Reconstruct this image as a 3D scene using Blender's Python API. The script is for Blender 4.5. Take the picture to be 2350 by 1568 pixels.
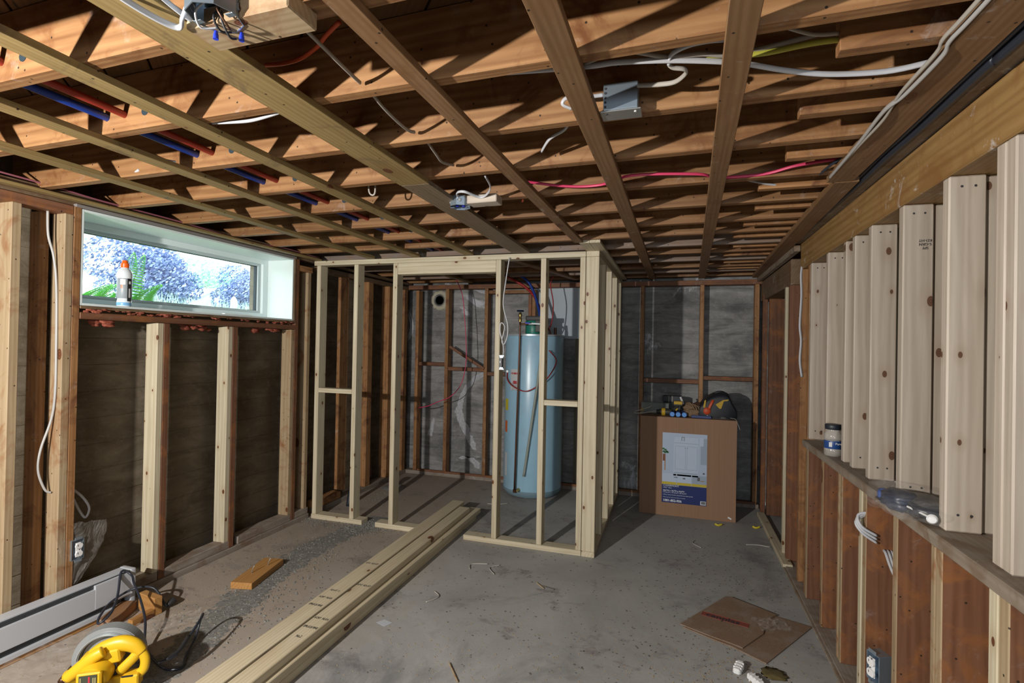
import bpy, bmesh, math, random
from mathutils import Vector, Matrix, noise
R = random.Random(7)
for o in list(bpy.data.objects): bpy.data.objects.remove(o)
C = bpy.context.scene.collection
SC = bpy.context.scene

# ---------------------------------------------------------------- camera
cam_d = bpy.data.cameras.new('camera'); cam = bpy.data.objects.new('camera', cam_d); C.objects.link(cam)
cam_d.sensor_width = 36; cam_d.lens = 1189/2350*36; cam_d.clip_start = .02; cam_d.clip_end = 200
def cam_matrix():
    f = 1189.; u = Vector((1550-1175, -(800-784), -f)).normalized(); r = .019
    h = Vector((math.cos(r), -math.sin(r), 0)); z = h.cross(u).normalized(); x = u.cross(z)
    return Matrix((x, u, z)).to_4x4()
cam.matrix_world = Matrix.Translation((0, 0, 1.44)) @ cam_matrix()
SC.camera = cam
# ---------------------------------------------------------------- light and exposure
vs = SC.view_settings; vs.view_transform = 'Standard'; vs.look = 'None'; vs.gamma = 1; vs.use_curve_mapping = False
vs.exposure = 0.0
W = bpy.data.worlds.new('sky'); SC.world = W; W.use_nodes = True
wb = W.node_tree.nodes['Background']; wb.inputs[0].default_value = (.86, .95, 1, 1); wb.inputs[1].default_value = 4.4
def lamp(name, loc, energy, col, radius):
    l = bpy.data.lights.new(name, 'POINT'); l.energy = energy; l.color = col; l.shadow_soft_size = radius
    o = bpy.data.objects.new(name, l); C.objects.link(o); o.location = loc; return o
wl_ = bpy.data.lights.new('work_lamp', 'SPOT'); wl_.energy = 430; wl_.color = (1, .955, .89); wl_.shadow_soft_size = .03; wl_.spot_size = math.radians(142); wl_.spot_blend = .35
wo_ = bpy.data.objects.new('work_lamp', wl_); C.objects.link(wo_); wo_.location = (-1.87, -.65, 1.65)
wo_.rotation_euler = Vector((.26, 1, .02)).to_track_quat('-Z', 'Y').to_euler()
def area(name, loc, target, energy, col, sx, sy):
    l = bpy.data.lights.new(name, 'AREA'); l.shape = 'RECTANGLE'; l.size = sx; l.size_y = sy; l.energy = energy; l.color = col
    o = bpy.data.objects.new(name, l); C.objects.link(o); o.location = loc
    o.rotation_euler = (Vector(target)-Vector(loc)).to_track_quat('-Z', 'Y').to_euler(); return o
area('unseen_soft_fill', (.3, -2.4, 1.75), (0, 3, .5), 55, (.85, .93, 1), 2.0, .5)  # soft fill added behind the camera

# ---------------------------------------------------------------- helpers
def tag(o, label=None, cat=None, group=None, kind=None):
    if label: o['label'] = label
    if cat: o['category'] = cat
    if group: o['group'] = group
    if kind: o['kind'] = kind
    return o
def link(name, bm, m=None, parent=None, smooth=False):
    me = bpy.data.meshes.new(name); bm.normal_update(); bm.to_mesh(me); bm.free()
    if smooth:
        for p in me.polygons: p.use_smooth = True
    o = bpy.data.objects.new(name, me); C.objects.link(o)
    if m is not None:
        for mm in (m if isinstance(m, (list, tuple)) else [m]): me.materials.append(mm)
    if parent: o.parent = parent
    return o
def empty(name, loc=(0, 0, 0), label=None, cat=None, group=None, kind=None, rz=0):
    o = bpy.data.objects.new(name, None); C.objects.link(o); o.location = loc; o.rotation_euler = (0, 0, rz)
    o.empty_display_size = .05
    bpy.context.view_layer.update()
    return tag(o, label, cat, group, kind)
def boxbm(l, w, h, bev=.002, segs=1, bm=None, off=(0, 0, 0)):
    b = bmesh.new(); bmesh.ops.create_cube(b, size=1)
    for v in b.verts: v.co = Vector((v.co.x*l, v.co.y*w, v.co.z*h))
    if bev: bmesh.ops.bevel(b, geom=b.edges[:], offset=bev, segments=segs, affect='EDGES', profile=.7)
    for v in b.verts: v.co += Vector(off)
    return b
def merge(dst, src):
    me = bpy.data.meshes.new('t'); src.to_mesh(me); src.free(); dst.from_mesh(me); bpy.data.meshes.remove(me)
AX = {'x': Matrix.Identity(3), 'y': Matrix(((0, -1, 0), (1, 0, 0), (0, 0, 1))), 'z': Matrix(((0, 0, 1), (0, 1, 0), (-1, 0, 0)))}
# board: axis aligned timber; its local X runs along the grain
def board(name, x0, x1, y0, y1, z0, z1, m, parent=None, axis='z', bev=.0025, rot=None, slope=0):
    d = {'x': (x1-x0, y1-y0, z1-z0), 'y': (y1-y0, x1-x0, z1-z0), 'z': (z1-z0, y1-y0, x1-x0)}[axis]
    o = link(name, boxbm(*[abs(t) for t in d], bev=min(bev, min(abs(t) for t in d)*.3)), m)
    M = AX[axis].to_4x4()
    c = Vector(((x0+x1)/2, (y0+y1)/2, (z0+z1)/2))
    if slope: M = Matrix.Rotation(slope, 4, 'Z') @ M
    if rot is not None: M = rot @ M
    o.matrix_world = Matrix.Translation(c) @ M
    if parent: 
        o.parent = parent; o.matrix_parent_inverse = parent.matrix_world.inverted()
    return o
# bar between two points, w across (horizontal), h the other way
def bar(name, p, q, w, h, m, parent=None, bev=.002, roll=0):
    p = Vector(p); q = Vector(q); d = q-p; L = d.length
    o = link(name, boxbm(L, w, h, bev), m)
    x = d.normalized(); up = Vector((0, 0, 1)) if abs(x.z) < .95 else Vector((0, 1, 0))
    y = up.cross(x).normalized(); z = x.cross(y)
    M = Matrix((x, y, z)).transposed().to_4x4() @ Matrix.Rotation(roll, 4, 'X')
    o.matrix_world = Matrix.Translation((p+q)/2) @ M
    if parent: o.parent = parent; o.matrix_parent_inverse = parent.matrix_world.inverted()
    return o
def spline(pts, n=6):
    P = [Vector(p) for p in pts]
    if len(P) < 3: return P
    out = []
    for i in range(len(P)-1):
        p0 = P[max(i-1, 0)]; p1 = P[i]; p2 = P[i+1]; p3 = P[min(i+2, len(P)-1)]
        for k in range(n):
            t = k/n
            out.append(.5*((2*p1)+(p2-p0)*t+(2*p0-5*p1+4*p2-p3)*t*t+(3*p1-p0-3*p2+p3)*t**3))
    out.append(P[-1]); return out
def sweep(bm, pts, r, sides=8, flat=1.0, taper=None, cap=True):
    rings = []; nrm = None
    for i, p in enumerate(pts):
        t = (pts[min(i+1, len(pts)-1)]-pts[max(i-1, 0)]).normalized()
        if nrm is None:
            nrm = t.orthogonal().normalized()
            if flat != 1: nrm = (Vector((0, 0, 1))-t*t.z); nrm = nrm.normalized() if nrm.length > .1 else t.orthogonal().normalized()
        nrm = (nrm-t*nrm.dot(t)).normalized(); b = t.cross(nrm)
        rr = r if taper is None else r*taper(i/(len(pts)-1))
        rings.append([bm.verts.new(p+nrm*math.cos(a)*rr+b*math.sin(a)*rr*flat) for a in [2*math.pi*k/sides for k in range(sides)]])
    for a, b in zip(rings, rings[1:]):
        for k in range(sides): bm.faces.new((a[k], a[(k+1) % sides], b[(k+1) % sides], b[k]))
    if cap:
        bm.faces.new(rings[0][::-1]); bm.faces.new(rings[-1])
def tube(name, pts, r, m, parent=None, n=6, sides=8, flat=1.0, taper=None):
    bm = bmesh.new(); sweep(bm, spline(pts, n), r, sides, flat, taper)
    o = link(name, bm, m, None, True)
    if parent: o.parent = parent; o.matrix_parent_inverse = parent.matrix_world.inverted()
    return o
def lathe(name, prof, m, parent=None, loc=(0, 0, 0), segs=32, rot=None, smooth=True, arc=None):
    bm = bmesh.new(); rings = []
    for r, z in prof: rings.append([bm.verts.new((r*math.cos(a), r*math.sin(a), z)) for a in [2*math.pi*k/segs for k in range(segs)]])
    for a, b in zip(rings, rings[1:]):
        for k in range(segs): bm.faces.new((a[k], a[(k+1) % segs], b[(k+1) % segs], b[k]))
    if prof[0][0] > 1e-5: bm.faces.new(rings[0][::-1])
    if prof[-1][0] > 1e-5: bm.faces.new(rings[-1])
    bmesh.ops.remove_doubles(bm, verts=bm.verts[:], dist=1e-6)
    o = link(name, bm, m, None, smooth)
    if smooth: 
        for e in o.data.edges: pass
    M = Matrix.Translation(loc)
    if rot is not None: M = M @ rot
    o.matrix_world = M
    if parent: o.parent = parent; o.matrix_parent_inverse = parent.matrix_world.inverted()
    try:
        o.data.set_sharp_from_angle(angle=.7)
    except Exception: pass
    return o
def poly(name, pts, h, m, parent=None, z=0, bev=0):   # flat polygon with thickness, pts in XY
    bm = bmesh.new(); vs_ = [bm.verts.new((x, y, z)) for x, y in pts]; f = bm.faces.new(vs_)
    r = bmesh.ops.extrude_face_region(bm, geom=[f])
    for v in r['geom']:
        if isinstance(v, bmesh.types.BMVert): v.co.z += h
    bmesh.ops.recalc_face_normals(bm, faces=bm.faces[:])
    if bev: bmesh.ops.bevel(bm, geom=bm.edges[:], offset=bev, segments=2, affect='EDGES')
    o = link(name, bm, m)
    if parent: o.parent = parent
    return o
def text(name, s, size, M, m, parent=None, ext=.0004, align='LEFT', xs=1.0, bold=0):
    cu = bpy.data.curves.new(name, 'FONT'); cu.body = s; cu.size = size; cu.extrude = ext; cu.align_x = align; cu.offset = bold
    cu.resolution_u = 3
    t = bpy.data.objects.new(name, cu); C.objects.link(t); bpy.context.view_layer.update()
    me = bpy.data.meshes.new_from_object(t.evaluated_get(bpy.context.evaluated_depsgraph_get()))
    bpy.data.objects.remove(t); me.name = name
    me.materials.clear(); me.materials.append(m)
    o = bpy.data.objects.new(name, me); C.objects.link(o); o.matrix_world = M @ Matrix.Diagonal((xs, 1, 1, 1))
    if parent: o.parent = parent; o.matrix_parent_inverse = parent.matrix_world.inverted()
    return o
def frame(o, x, y):      # matrix with origin o, local x and y directions
    x = Vector(x).normalized(); y = Vector(y).normalized(); z = x.cross(y)
    M = Matrix((x, y, z)).transposed().to_4x4(); return Matrix.Translation(o) @ M
def par(o, p):
    o.parent = p; o.matrix_parent_inverse = p.matrix_world.inverted(); return o

# ---------------------------------------------------------------- materials
class NT:
    def __init__(s, name):
        s.m = bpy.data.materials.new(name); s.m.use_nodes = True; s.t = s.m.node_tree; s.n = s.t.nodes; s.b = s.n['Principled BSDF']
    def add(s, typ, ins=None, **kw):
        nd = s.n.new(typ)
        for k, v in kw.items(): setattr(nd, k, v)
        for k, v in (ins or {}).items():
            if isinstance(v, bpy.types.NodeSocket): s.t.links.new(v, nd.inputs[k])
            else: nd.inputs[k].default_value = v
        return nd
    def set(s, k, v):
        if isinstance(v, bpy.types.NodeSocket): s.t.links.new(v, s.b.inputs[k])
        else: s.b.inputs[k].default_value = v
    def ramp(s, f, stops, mode='LINEAR'):
        r = s.add('ShaderNodeValToRGB', {'Fac': f}); e = r.color_ramp; e.interpolation = mode
        while len(e.elements) < len(stops): e.elements.new(.5)
        for el, (p, c) in zip(e.elements, stops):
            el.position = p; el.color = (c, c, c, 1) if not isinstance(c, tuple) else (*c, 1)
        return r.outputs['Color']
    def mix(s, f, a, b, mode='MIX'):
        nd = s.n.new('ShaderNodeMix'); nd.data_type = 'RGBA'; nd.blend_type = mode; nd.clamp_factor = True
        for i, v in ((0, f), (6, a), (7, b)):
            if isinstance(v, bpy.types.NodeSocket): s.t.links.new(v, nd.inputs[i])
            elif i and isinstance(v, tuple): nd.inputs[i].default_value = (*v, 1)
            elif i: nd.inputs[i].default_value = (v, v, v, 1)
            else: nd.inputs[i].default_value = v
        return nd.outputs[2]
    def math(s, op, a, b=0.0, clamp=False):
        nd = s.n.new('ShaderNodeMath'); nd.operation = op; nd.use_clamp = clamp
        for i, v in ((0, a), (1, b)):
            if isinstance(v, bpy.types.NodeSocket): s.t.links.new(v, nd.inputs[i])
            else: nd.inputs[i].default_value = v
        return nd.outputs[0]
    def noise(s, vec, scale, detail=4, rough=.55, dist=0):
        return s.add('ShaderNodeTexNoise', {'Vector': vec, 'Scale': scale, 'Detail': detail, 'Roughness': rough, 'Distortion': dist}).outputs['Fac']
    def bump(s, h, strength=.2, dist=.01):
        s.set('Normal', s.add('ShaderNodeBump', {'Height': h, 'Strength': strength, 'Distance': dist}).outputs['Normal'])
def simple(name, col, rough=.5, metal=0, spec=.5, **kw):
    k = NT(name); k.set('Base Color', (*col, 1)); k.set('Roughness', rough); k.set('Metallic', metal); k.set('Specular IOR Level', spec)
    for a, b in kw.items(): k.set(a.replace('_', ' '), b)
    return k.m
def wood(name, lo, hi, knot=0, knotcol=(.09, .035, .015), stain=None, stain_amt=.3, rough=.6, tone=.25, grain=.5, white=0, spec=.35, nails=0):
    k = NT(name); tc = k.add('ShaderNodeTexCoord'); oi = k.add('ShaderNodeObjectInfo')
    off = k.add('ShaderNodeVectorMath', {0: tc.outputs['Object']}, operation='ADD')
    cmb = k.add('ShaderNodeCombineXYZ', {'X': k.math('MULTIPLY', oi.outputs['Random'], 37), 'Y': k.math('MULTIPLY', oi.outputs['Random'], 91), 'Z': k.math('MULTIPLY', oi.outputs['Random'], 53)})
    k.t.links.new(cmb.outputs[0], off.inputs[1]); V = off.outputs[0]
    mp = k.add('ShaderNodeMapping', {'Vector': V, 'Scale': (1.2, 14, 14)}).outputs[0]
    mp2 = k.add('ShaderNodeMapping', {'Vector': V, 'Scale': (2.5, 90, 90)}).outputs[0]
    g1 = k.noise(mp, 1.6, 5, .6, .9); g2 = k.noise(mp2, 1.5, 3, .6)
    wv = k.add('ShaderNodeTexWave', {'Vector': k.add('ShaderNodeMapping', {'Vector': V, 'Scale': (.6, 9, 9)}).outputs[0], 'Scale': 2.2, 'Distortion': 7, 'Detail': 2, 'Detail Scale': .9, 'Detail Roughness': .5}, wave_type='RINGS', rings_direction='X').outputs['Fac']
    g = k.math('ADD', k.math('MULTIPLY', g1, .6), k.math('ADD', k.math('MULTIPLY', g2, .2), k.math('MULTIPLY', wv, .2)))
    c = k.mix(k.ramp(g, [(.5-.28*grain/.5*.8, 0.0), (.5+.22, 1.0)]), lo, hi)
    # board to board tone
    tn = k.math('ADD', k.math('MULTIPLY', oi.outputs['Random'], tone), 1-tone/2)
    c = k.mix(1.0, c, k.add('ShaderNodeCombineColor', {0: tn, 1: tn, 2: tn}).outputs[0], 'MULTIPLY')
    if stain is not None:
        s1 = k.noise(V, 5.5, 6, .65, 1.2)
        c = k.mix(k.ramp(s1, [(.62-stain_amt*.5, 0.0), (.70, 1.0)]), c, stain)
    sv = k.add('ShaderNodeSeparateXYZ', {'Vector': V})
    flat_ = k.add('ShaderNodeCombineXYZ', {'X': sv.outputs['X'], 'Y': k.math('ADD', sv.outputs['Y'], k.math('MULTIPLY', sv.outputs['Z'], 1.0))}).outputs[0]
    if knot:
        vn_ = k.add('ShaderNodeTexVoronoi', {'Vector': k.add('ShaderNodeMapping', {'Vector': flat_, 'Scale': (.6, 1, 1)}).outputs[0], 'Scale': 5.2*knot, 'Randomness': 1}, voronoi_dimensions='2D')
        rs = k.add('ShaderNodeSeparateColor', {0: vn_.outputs['Color']}).outputs[0]
        vo = k.math('DIVIDE', vn_.outputs['Distance'], k.math('ADD', k.math('MULTIPLY', rs, .9), .12))
        halo = k.ramp(vo, [(.05, 1.0), (.30, 0.0)])
        c = k.mix(k.math('MULTIPLY', halo, .4), c, (lo[0]*.8, lo[1]*.65, lo[2]*.55))
        ringv = k.math('SINE', k.math('MULTIPLY', vo, 190.0))
        kc = k.mix(k.math('ADD', k.math('MULTIPLY', ringv, .5), .5, True), knotcol, (knotcol[0]*2.1, knotcol[1]*1.9, knotcol[2]*1.8))
        c = k.mix(k.ramp(vo, [(.062, 1.0), (.078, 0.0)]), c, kc)
    if white:
        s2 = k.noise(V, 9, 6, .75, .5)
        c = k.mix(k.math('MULTIPLY', k.ramp(s2, [(.60, 0.0), (.70, 1.0)]), white), c, (.62, .6, .58))
    if nails:
        vn = k.add('ShaderNodeTexVoronoi', {'Vector': flat_, 'Scale': 9.0, 'Randomness': 1}, voronoi_dimensions='2D').outputs['Distance']
        c = k.mix(k.ramp(vn, [(.022, 1.0), (.034, 0.0)]), c, (.03, .018, .01))
    k.set('Base Color', c); k.set('Roughness', rough); k.set('Specular IOR Level', spec)
    k.bump(g, .12, .004); return k.m
M_new = wood('new_pine', (.50, .425, .29), (.65, .585, .435), knot=1.5, tone=.14, grain=.35, rough=.5, nails=.0)
M_newpale = wood('new_pine_pale', (.41, .345, .28), (.53, .46, .385), knot=1.25, knotcol=(.085, .045, .028), tone=.12, grain=.35, rough=.42, spec=.5)
M_stack = wood('stacked_pine', (.54, .45, .30), (.68, .60, .44), knot=.7, tone=.1, grain=.35, rough=.5)
M_joist = wood('joist_fir', (.18, .08, .03), (.35, .19, .083), stain=(.16, .06, .02), stain_amt=.22, tone=.3, rough=.55, white=.15, nails=1)
M_joistfar = wood('joist_fir_grey', (.20, .13, .09), (.29, .21, .16), stain=(.24, .2, .18), tone=.2, rough=.6, white=.3, nails=1)
M_strap = wood('strap_brown', (.17, .09, .04), (.27, .155, .078), knot=.6, tone=.2, white=.3, stain=(.2, .1, .04), nails=1)
M_strapy = wood('strap_yellow', (.23, .155, .058), (.36, .26, .11), knot=.8, tone=.15, stain=(.16, .11, .06), stain_amt=.1, nails=1)
M_old = wood('old_brown_stud', (.135, .055, .028), (.215, .10, .055), stain=(.30, .115, .035), stain_amt=.26, tone=.25, white=.12, rough=.6, nails=1)
M_oldor = wood('old_orange_stud', (.24, .11, .04), (.40, .21, .09), stain=(.13, .05, .025), stain_amt=.25, tone=.3, white=.2, rough=.6, nails=1)
M_mid = wood('weathered_stud', (.30, .21, .12), (.42, .32, .20), stain=(.26, .12, .05), stain_amt=.2, tone=.2, nails=1, knot=.5)
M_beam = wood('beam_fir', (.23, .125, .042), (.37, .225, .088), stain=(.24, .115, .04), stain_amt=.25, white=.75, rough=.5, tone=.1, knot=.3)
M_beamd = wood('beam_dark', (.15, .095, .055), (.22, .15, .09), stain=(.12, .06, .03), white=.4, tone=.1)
M_ledge = wood('ledge_grey', (.20, .155, .115), (.30, .25, .20), stain=(.15, .085, .04), white=.6, tone=.1, grain=.8)
M_plate = wood('plate_dusty', (.24, .20, .165), (.33, .29, .25), stain=(.2, .13, .09), white=.4, tone=.1)
M_sub = wood('subfloor_plank', (.09, .04, .014), (.15, .07, .025), stain=(.07, .04, .012), tone=.5, nails=1)
M_scrapo = wood('scrap_orange', (.36, .165, .05), (.50, .27, .09), tone=.1, knot=.4)
M_scrapb = wood('scrap_brown', (.20, .10, .05), (.30, .17, .09), stain=(.33, .15, .05), tone=.1, white=.3)

def concrete(name, a, b, stain, white=0, board_lines=1, mottled=(0, 0, 0), wscale=1.6, rough=.85):
    k = NT(name); V = k.add('ShaderNodeTexCoord').outputs['Object']
    st = k.add('ShaderNodeMapping', {'Vector': V, 'Scale': (.9, .9, 3.2)}).outputs[0]
    n1 = k.noise(st, 2.6, 8, .72, .6); n2 = k.noise(V, 2.2, 6, .6, .4); n3 = k.noise(V, 26, 5, .7)
    c = k.mix(k.ramp(n1, [(.34, 0.0), (.66, 1.0)]), a, b)
    c = k.mix(k.math('MULTIPLY', k.ramp(n2, [(.5, 0.0), (.68, 1.0)]), .75), c, stain)
    sp = k.add('ShaderNodeSeparateXYZ', {'Vector': V})
    # board-form joints every ~14 cm
    fr = k.math('FRACT', k.math('MULTIPLY', k.math('ADD', sp.outputs['Z'], k.math('MULTIPLY', n2, .02)), 6.9))
    ln = k.ramp(k.math('ABSOLUTE', k.math('SUBTRACT', fr, .5)), [(.47, 0.0), (.5, 1.0)])
    c = k.mix(k.math('MULTIPLY', ln, .45*board_lines), c, (a[0]*.5, a[1]*.5, a[2]*.5))
    c = k.mix(k.math('MULTIPLY', k.ramp(n3, [(.55, 0.0), (.75, 1.0)]), .4), c, (b[0]*1.35, b[1]*1.35, b[2]*1.35))
    if white:
        n4 = k.noise(V, wscale, 9, .72, 1.0)
        c = k.mix(k.math('MULTIPLY', k.ramp(n4, [(.60, 0.0), (.64, 1.0)]), white), c, (.60, .61, .65))
    k.set('Base Color', c); k.set('Roughness', rough); k.set('Specular IOR Level', .3)
    h = k.math('ADD', k.math('MULTIPLY', n3, .3), k.math('ADD', n1, k.math('MULTIPLY', ln, -.6)))
    k.bump(h, .5, .012); return k.m
M_conl = concrete('concrete_brown', (.115, .09, .06), (.235, .195, .14), (.10, .066, .038), board_lines=.4)
M_conb = concrete('concrete_grey', (.16, .158, .155), (.40, .395, .39), (.10, .10, .105), white=1, board_lines=.45, wscale=1.3)
M_dark = simple('dark_plaster', (.09, .08, .065), .9)  # one even dark colour for the ceiling slab and side wall
M_drywall = simple('back_board', (.20, .18, .13), .9)

def floor_mat():
    k = NT('concrete_floor'); V = k.add('ShaderNodeTexCoord').outputs['Object']; sp = k.add('ShaderNodeSeparateXYZ', {'Vector': V})
    n1 = k.noise(V, 1.1, 8, .62, .8); n2 = k.noise(V, 5, 8, .7, .3); n3 = k.noise(V, 60, 4, .7); n4 = k.noise(V, 2.3, 7, .7, 1.2)
    c = k.mix(k.ramp(n1, [(.35, 0.0), (.65, 1.0)]), (.31, .307, .298), (.42, .416, .405))
    c = k.mix(k.math('MULTIPLY', k.ramp(n2, [(.52, 0.0), (.70, 1.0)]), .5), c, (.43, .425, .41))
    # tan sawdust and dirt on the left half of the slab
    lx = k.math('ADD', sp.outputs['X'], k.math('MULTIPLY', k.math('SUBTRACT', n4, .5), 1.3))
    left = k.ramp(k.math('MULTIPLY', k.math('ADD', lx, 3.0), .25), [(.22, 1.0), (.42, 0.0)])
    c = k.mix(k.math('MULTIPLY', left, .62), c, (.36, .27, .195))
    # purple and blue-grey drips, right half
    n5 = k.noise(k.add('ShaderNodeMapping', {'Vector': V, 'Scale': (1, 1.4, 1), 'Location': (3, 1.7, 0)}).outputs[0], 2.4, 10, .78, .3)
    c = k.mix(k.math('MULTIPLY', k.ramp(n5, [(.57, 0.0), (.64, 1.0)]), .5), c, (.13, .09, .10))
    n6 = k.noise(k.add('ShaderNodeMapping', {'Vector': V, 'Location': (9, 5, 0)}).outputs[0], 1.5, 9, .7, .5)
    c = k.mix(k.math('MULTIPLY', k.ramp(n6, [(.54, 0.0), (.66, 1.0)]), .55), c, (.115, .12, .13))
    c = k.mix(k.math('MULTIPLY', k.ramp(n3, [(.62, 0.0), (.7, 1.0)]), .4), c, (.42, .33, .22))
    c = k.mix(k.math('MULTIPLY', k.ramp(n3, [(.28, 1.0), (.34, 0.0)]), .4), c, (.07, .06, .055))
    k.set('Base Color', c); k.set('Roughness', k.ramp(n1, [(.3, .62), (.7, .85)])); k.set('Specular IOR Level', .3)
    k.bump(k.math('ADD', k.math('MULTIPLY', n3, .25), n2), .25, .006); return k.m
M_floor = floor_mat()
def rubble_mat(name, a, b):
    k = NT(name); V = k.add('ShaderNodeTexCoord').outputs['Object']; n = k.noise(V, 45, 6, .75); n2 = k.noise(V, 6, 4)
    c = k.mix(k.ramp(n, [(.35, 0.0), (.65, 1.0)]), a, b); k.set('Base Color', c); k.set('Roughness', .9); k.set('Specular IOR Level', .2)
    k.bump(n, .7, .01); return k.m
M_rub = rubble_mat('fresh_concrete', (.15, .147, .135), (.30, .297, .28))
M_chip = simple('wood_shaving', (.42, .33, .21), .9)
M_grit = simple('grit', (.13, .12, .105), .9)
M_metal = simple('galvanised_steel', (.45, .55, .65), .35, .85)
M_steel = simple('grey_steel', (.42, .43, .43), .4, .8)
M_black = simple('black_rubber', (.02, .022, .026), .5)
M_blackc = simple('black_cable', (.022, .026, .038), .38)
M_whitec = simple('white_cable_sheath', (.50, .51, .54), .4)
M_greyc = simple('dusty_grey_cable', (.36, .33, .29), .6)
M_greyw = simple('shaded_white_and_grey_sheath', (.38, .37, .36), .4)  # white sheath greyed for cables in shade; also the grey left-wall cable
M_yelc = simple('yellow_cable_sheath', (.42, .40, .06), .45)
M_pink = simple('pink_cable_sheath', (.62, .05, .13), .4)
M_redc = simple('dark_red_cable', (.33, .025, .03), .45)
M_maroon = simple('maroon_cable', (.30, .10, .13), .5)
M_orange = simple('orange_cable', (.45, .06, .015), .45)
M_bluep = simple('blue_pex', (.01, .045, .30), .35)
M_redp = simple('red_pex', (.30, .03, .018), .35)
M_copper = simple('old_copper', (.13, .065, .04), .4, .7)
M_brass = simple('brass', (.45, .33, .12), .35, .9)
M_pvc = simple('grey_green_hose', (.30, .34, .30), .5)
M_white = simple('white_plastic', (.80, .80, .80), .35)
M_wire_blue = simple('blue_wire_nut', (.02, .05, .65), .4)
M_ins = rubble_mat('pink_insulation', (.24, .055, .03), (.46, .15, .10))
M_vinyl = simple('white_vinyl', (.74, .83, .83), .35)
M_vinylg = simple('grey_vinyl', (.50, .57, .58), .4)
M_gasket = simple('dark_gasket', (.02, .035, .045), .5)
M_ink = simple('black_ink', (.03, .03, .035), .8)
def cardboard(name, a, b, dust=0):
    k = NT(name); V = k.add('ShaderNodeTexCoord').outputs['Object']
    n = k.noise(k.add('ShaderNodeMapping', {'Vector': V, 'Scale': (90, 90, 1.2)}).outputs[0], 1, 3); n2 = k.noise(V, 6, 6, .7)
    c = k.mix(k.ramp(n, [(.3, 0.0), (.7, 1.0)]), a, b)
    if dust: c = k.mix(k.math('MULTIPLY', k.ramp(n2, [(.48, 0.0), (.68, 1.0)]), dust), c, (.30, .255, .215))
    k.set('Base Color', c); k.set('Roughness', .75); k.set('Specular IOR Level', .25); k.bump(n, .06, .002); return k.m
M_card = cardboard('cardboard', (.285, .165, .10), (.32, .19, .12))
M_cardold = cardboard('dirty_cardboard', (.20, .13, .085), (.255, .17, .115), .7)
def film(name, alpha=.25, col=(.7, .7, .7), rough=.12):
    k = NT(name); V = k.add('ShaderNodeTexCoord').outputs['Object']
    n = k.noise(V, 7, 5, .6, 2.5)
    k.set('Base Color', (*col, 1)); k.set('Roughness', rough); k.set('Alpha', alpha); k.set('Specular IOR Level', 1.0)
    k.bump(n, .8, .03); return k.m
M_film = film('clear_plastic_film', .09, (.75, .72, .68))
M_filmw = film('milky_plastic_film', .17, (.6, .56, .52), .3)
def glass():
    k = NT('window_glass'); tr = k.add('ShaderNodeBsdfTransparent', {'Color': (.94, .97, .98, 1)}); gl = k.add('ShaderNodeBsdfGlossy', {'Roughness': .02})
    mx = k.add('ShaderNodeMixShader', {0: .06}); k.t.links.new(tr.outputs[0], mx.inputs[1]); k.t.links.new(gl.outputs[0], mx.inputs[2])
    k.t.links.new(mx.outputs[0], k.n['Material Output'].inputs['Surface']); return k.m
M_glass = glass()
def clearp(name, col, a):
    return simple(name, col, .12, Alpha=a)
# ================================================================ STRUCTURE
def slab(name, x0, x1, y0, y1, z0, z1, m, parent=None, kind='structure'):
    bm = bmesh.new(); bmesh.ops.create_cube(bm, size=1)
    for v in bm.verts: v.co = Vector(((v.co.x+.5)*(x1-x0)+x0, (v.co.y+.5)*(y1-y0)+y0, (v.co.z+.5)*(z1-z0)+z0))
    o = link(name, bm, m, parent)
    if parent is None: o['kind'] = kind
    return o
XL, XR, YB, YR = -3.02, 2.3, 5.31, -3.2
floor = slab('floor', XL-.1, XR, YR, YB+.1, -.12, 0, M_floor)
floor['label'] = 'dusty grey concrete basement floor with tan sawdust'
# patched trench in the floor: rough fresh concrete, raised and uneven
def trench():
    bm = bmesh.new(); nx, ny = 26, 130
    path = [(-2.13, 1.2), (-2.12, 1.75), (-2.2, 2.05), (-2.33, 2.55), (-2.38, 2.95), (-2.36, 3.3), (-2.27, 3.62), (-2.27, 3.75)]
    sp = spline([(a, b, 0) for a, b in path], 20); grid = []
    for j in range(ny):
        p = sp[int(j/(ny-1)*(len(sp)-1))]; q = sp[min(int(j/(ny-1)*(len(sp)-1))+1, len(sp)-1)]; row = []
        for i in range(nx):
            u = i/(nx-1)*2-1; w = .13+.03*noise.noise((j*.08, 2, 0))
            x = p.x+u*w; y = 1.2+(3.78-1.2)*j/(ny-1)
            x = (sp[min(range(len(sp)), key=lambda t: abs(sp[t].y-y))].x)+u*w
            e = max(0, 1-abs(u)**3); r = abs(noise.noise((x*22, y*22, 1)))*.6+abs(noise.noise((x*60, y*60, 5)))*.5
            edge = math.exp(-((abs(u)-.8)/.18)**2)
            row.append(bm.verts.new((x, y, -.004+e*(.004+.006*r)+edge*.016*max(0, noise.noise((x*35, y*35, 8))+.15))))
        grid.append(row)
    for a, b in zip(grid, grid[1:]):
        for i in range(nx-1): bm.faces.new((a[i], a[i+1], b[i+1], b[i]))
    o = link('concrete_patch', bm, M_rub, floor, True); o['kind'] = 'stuff'
trench()
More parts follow.
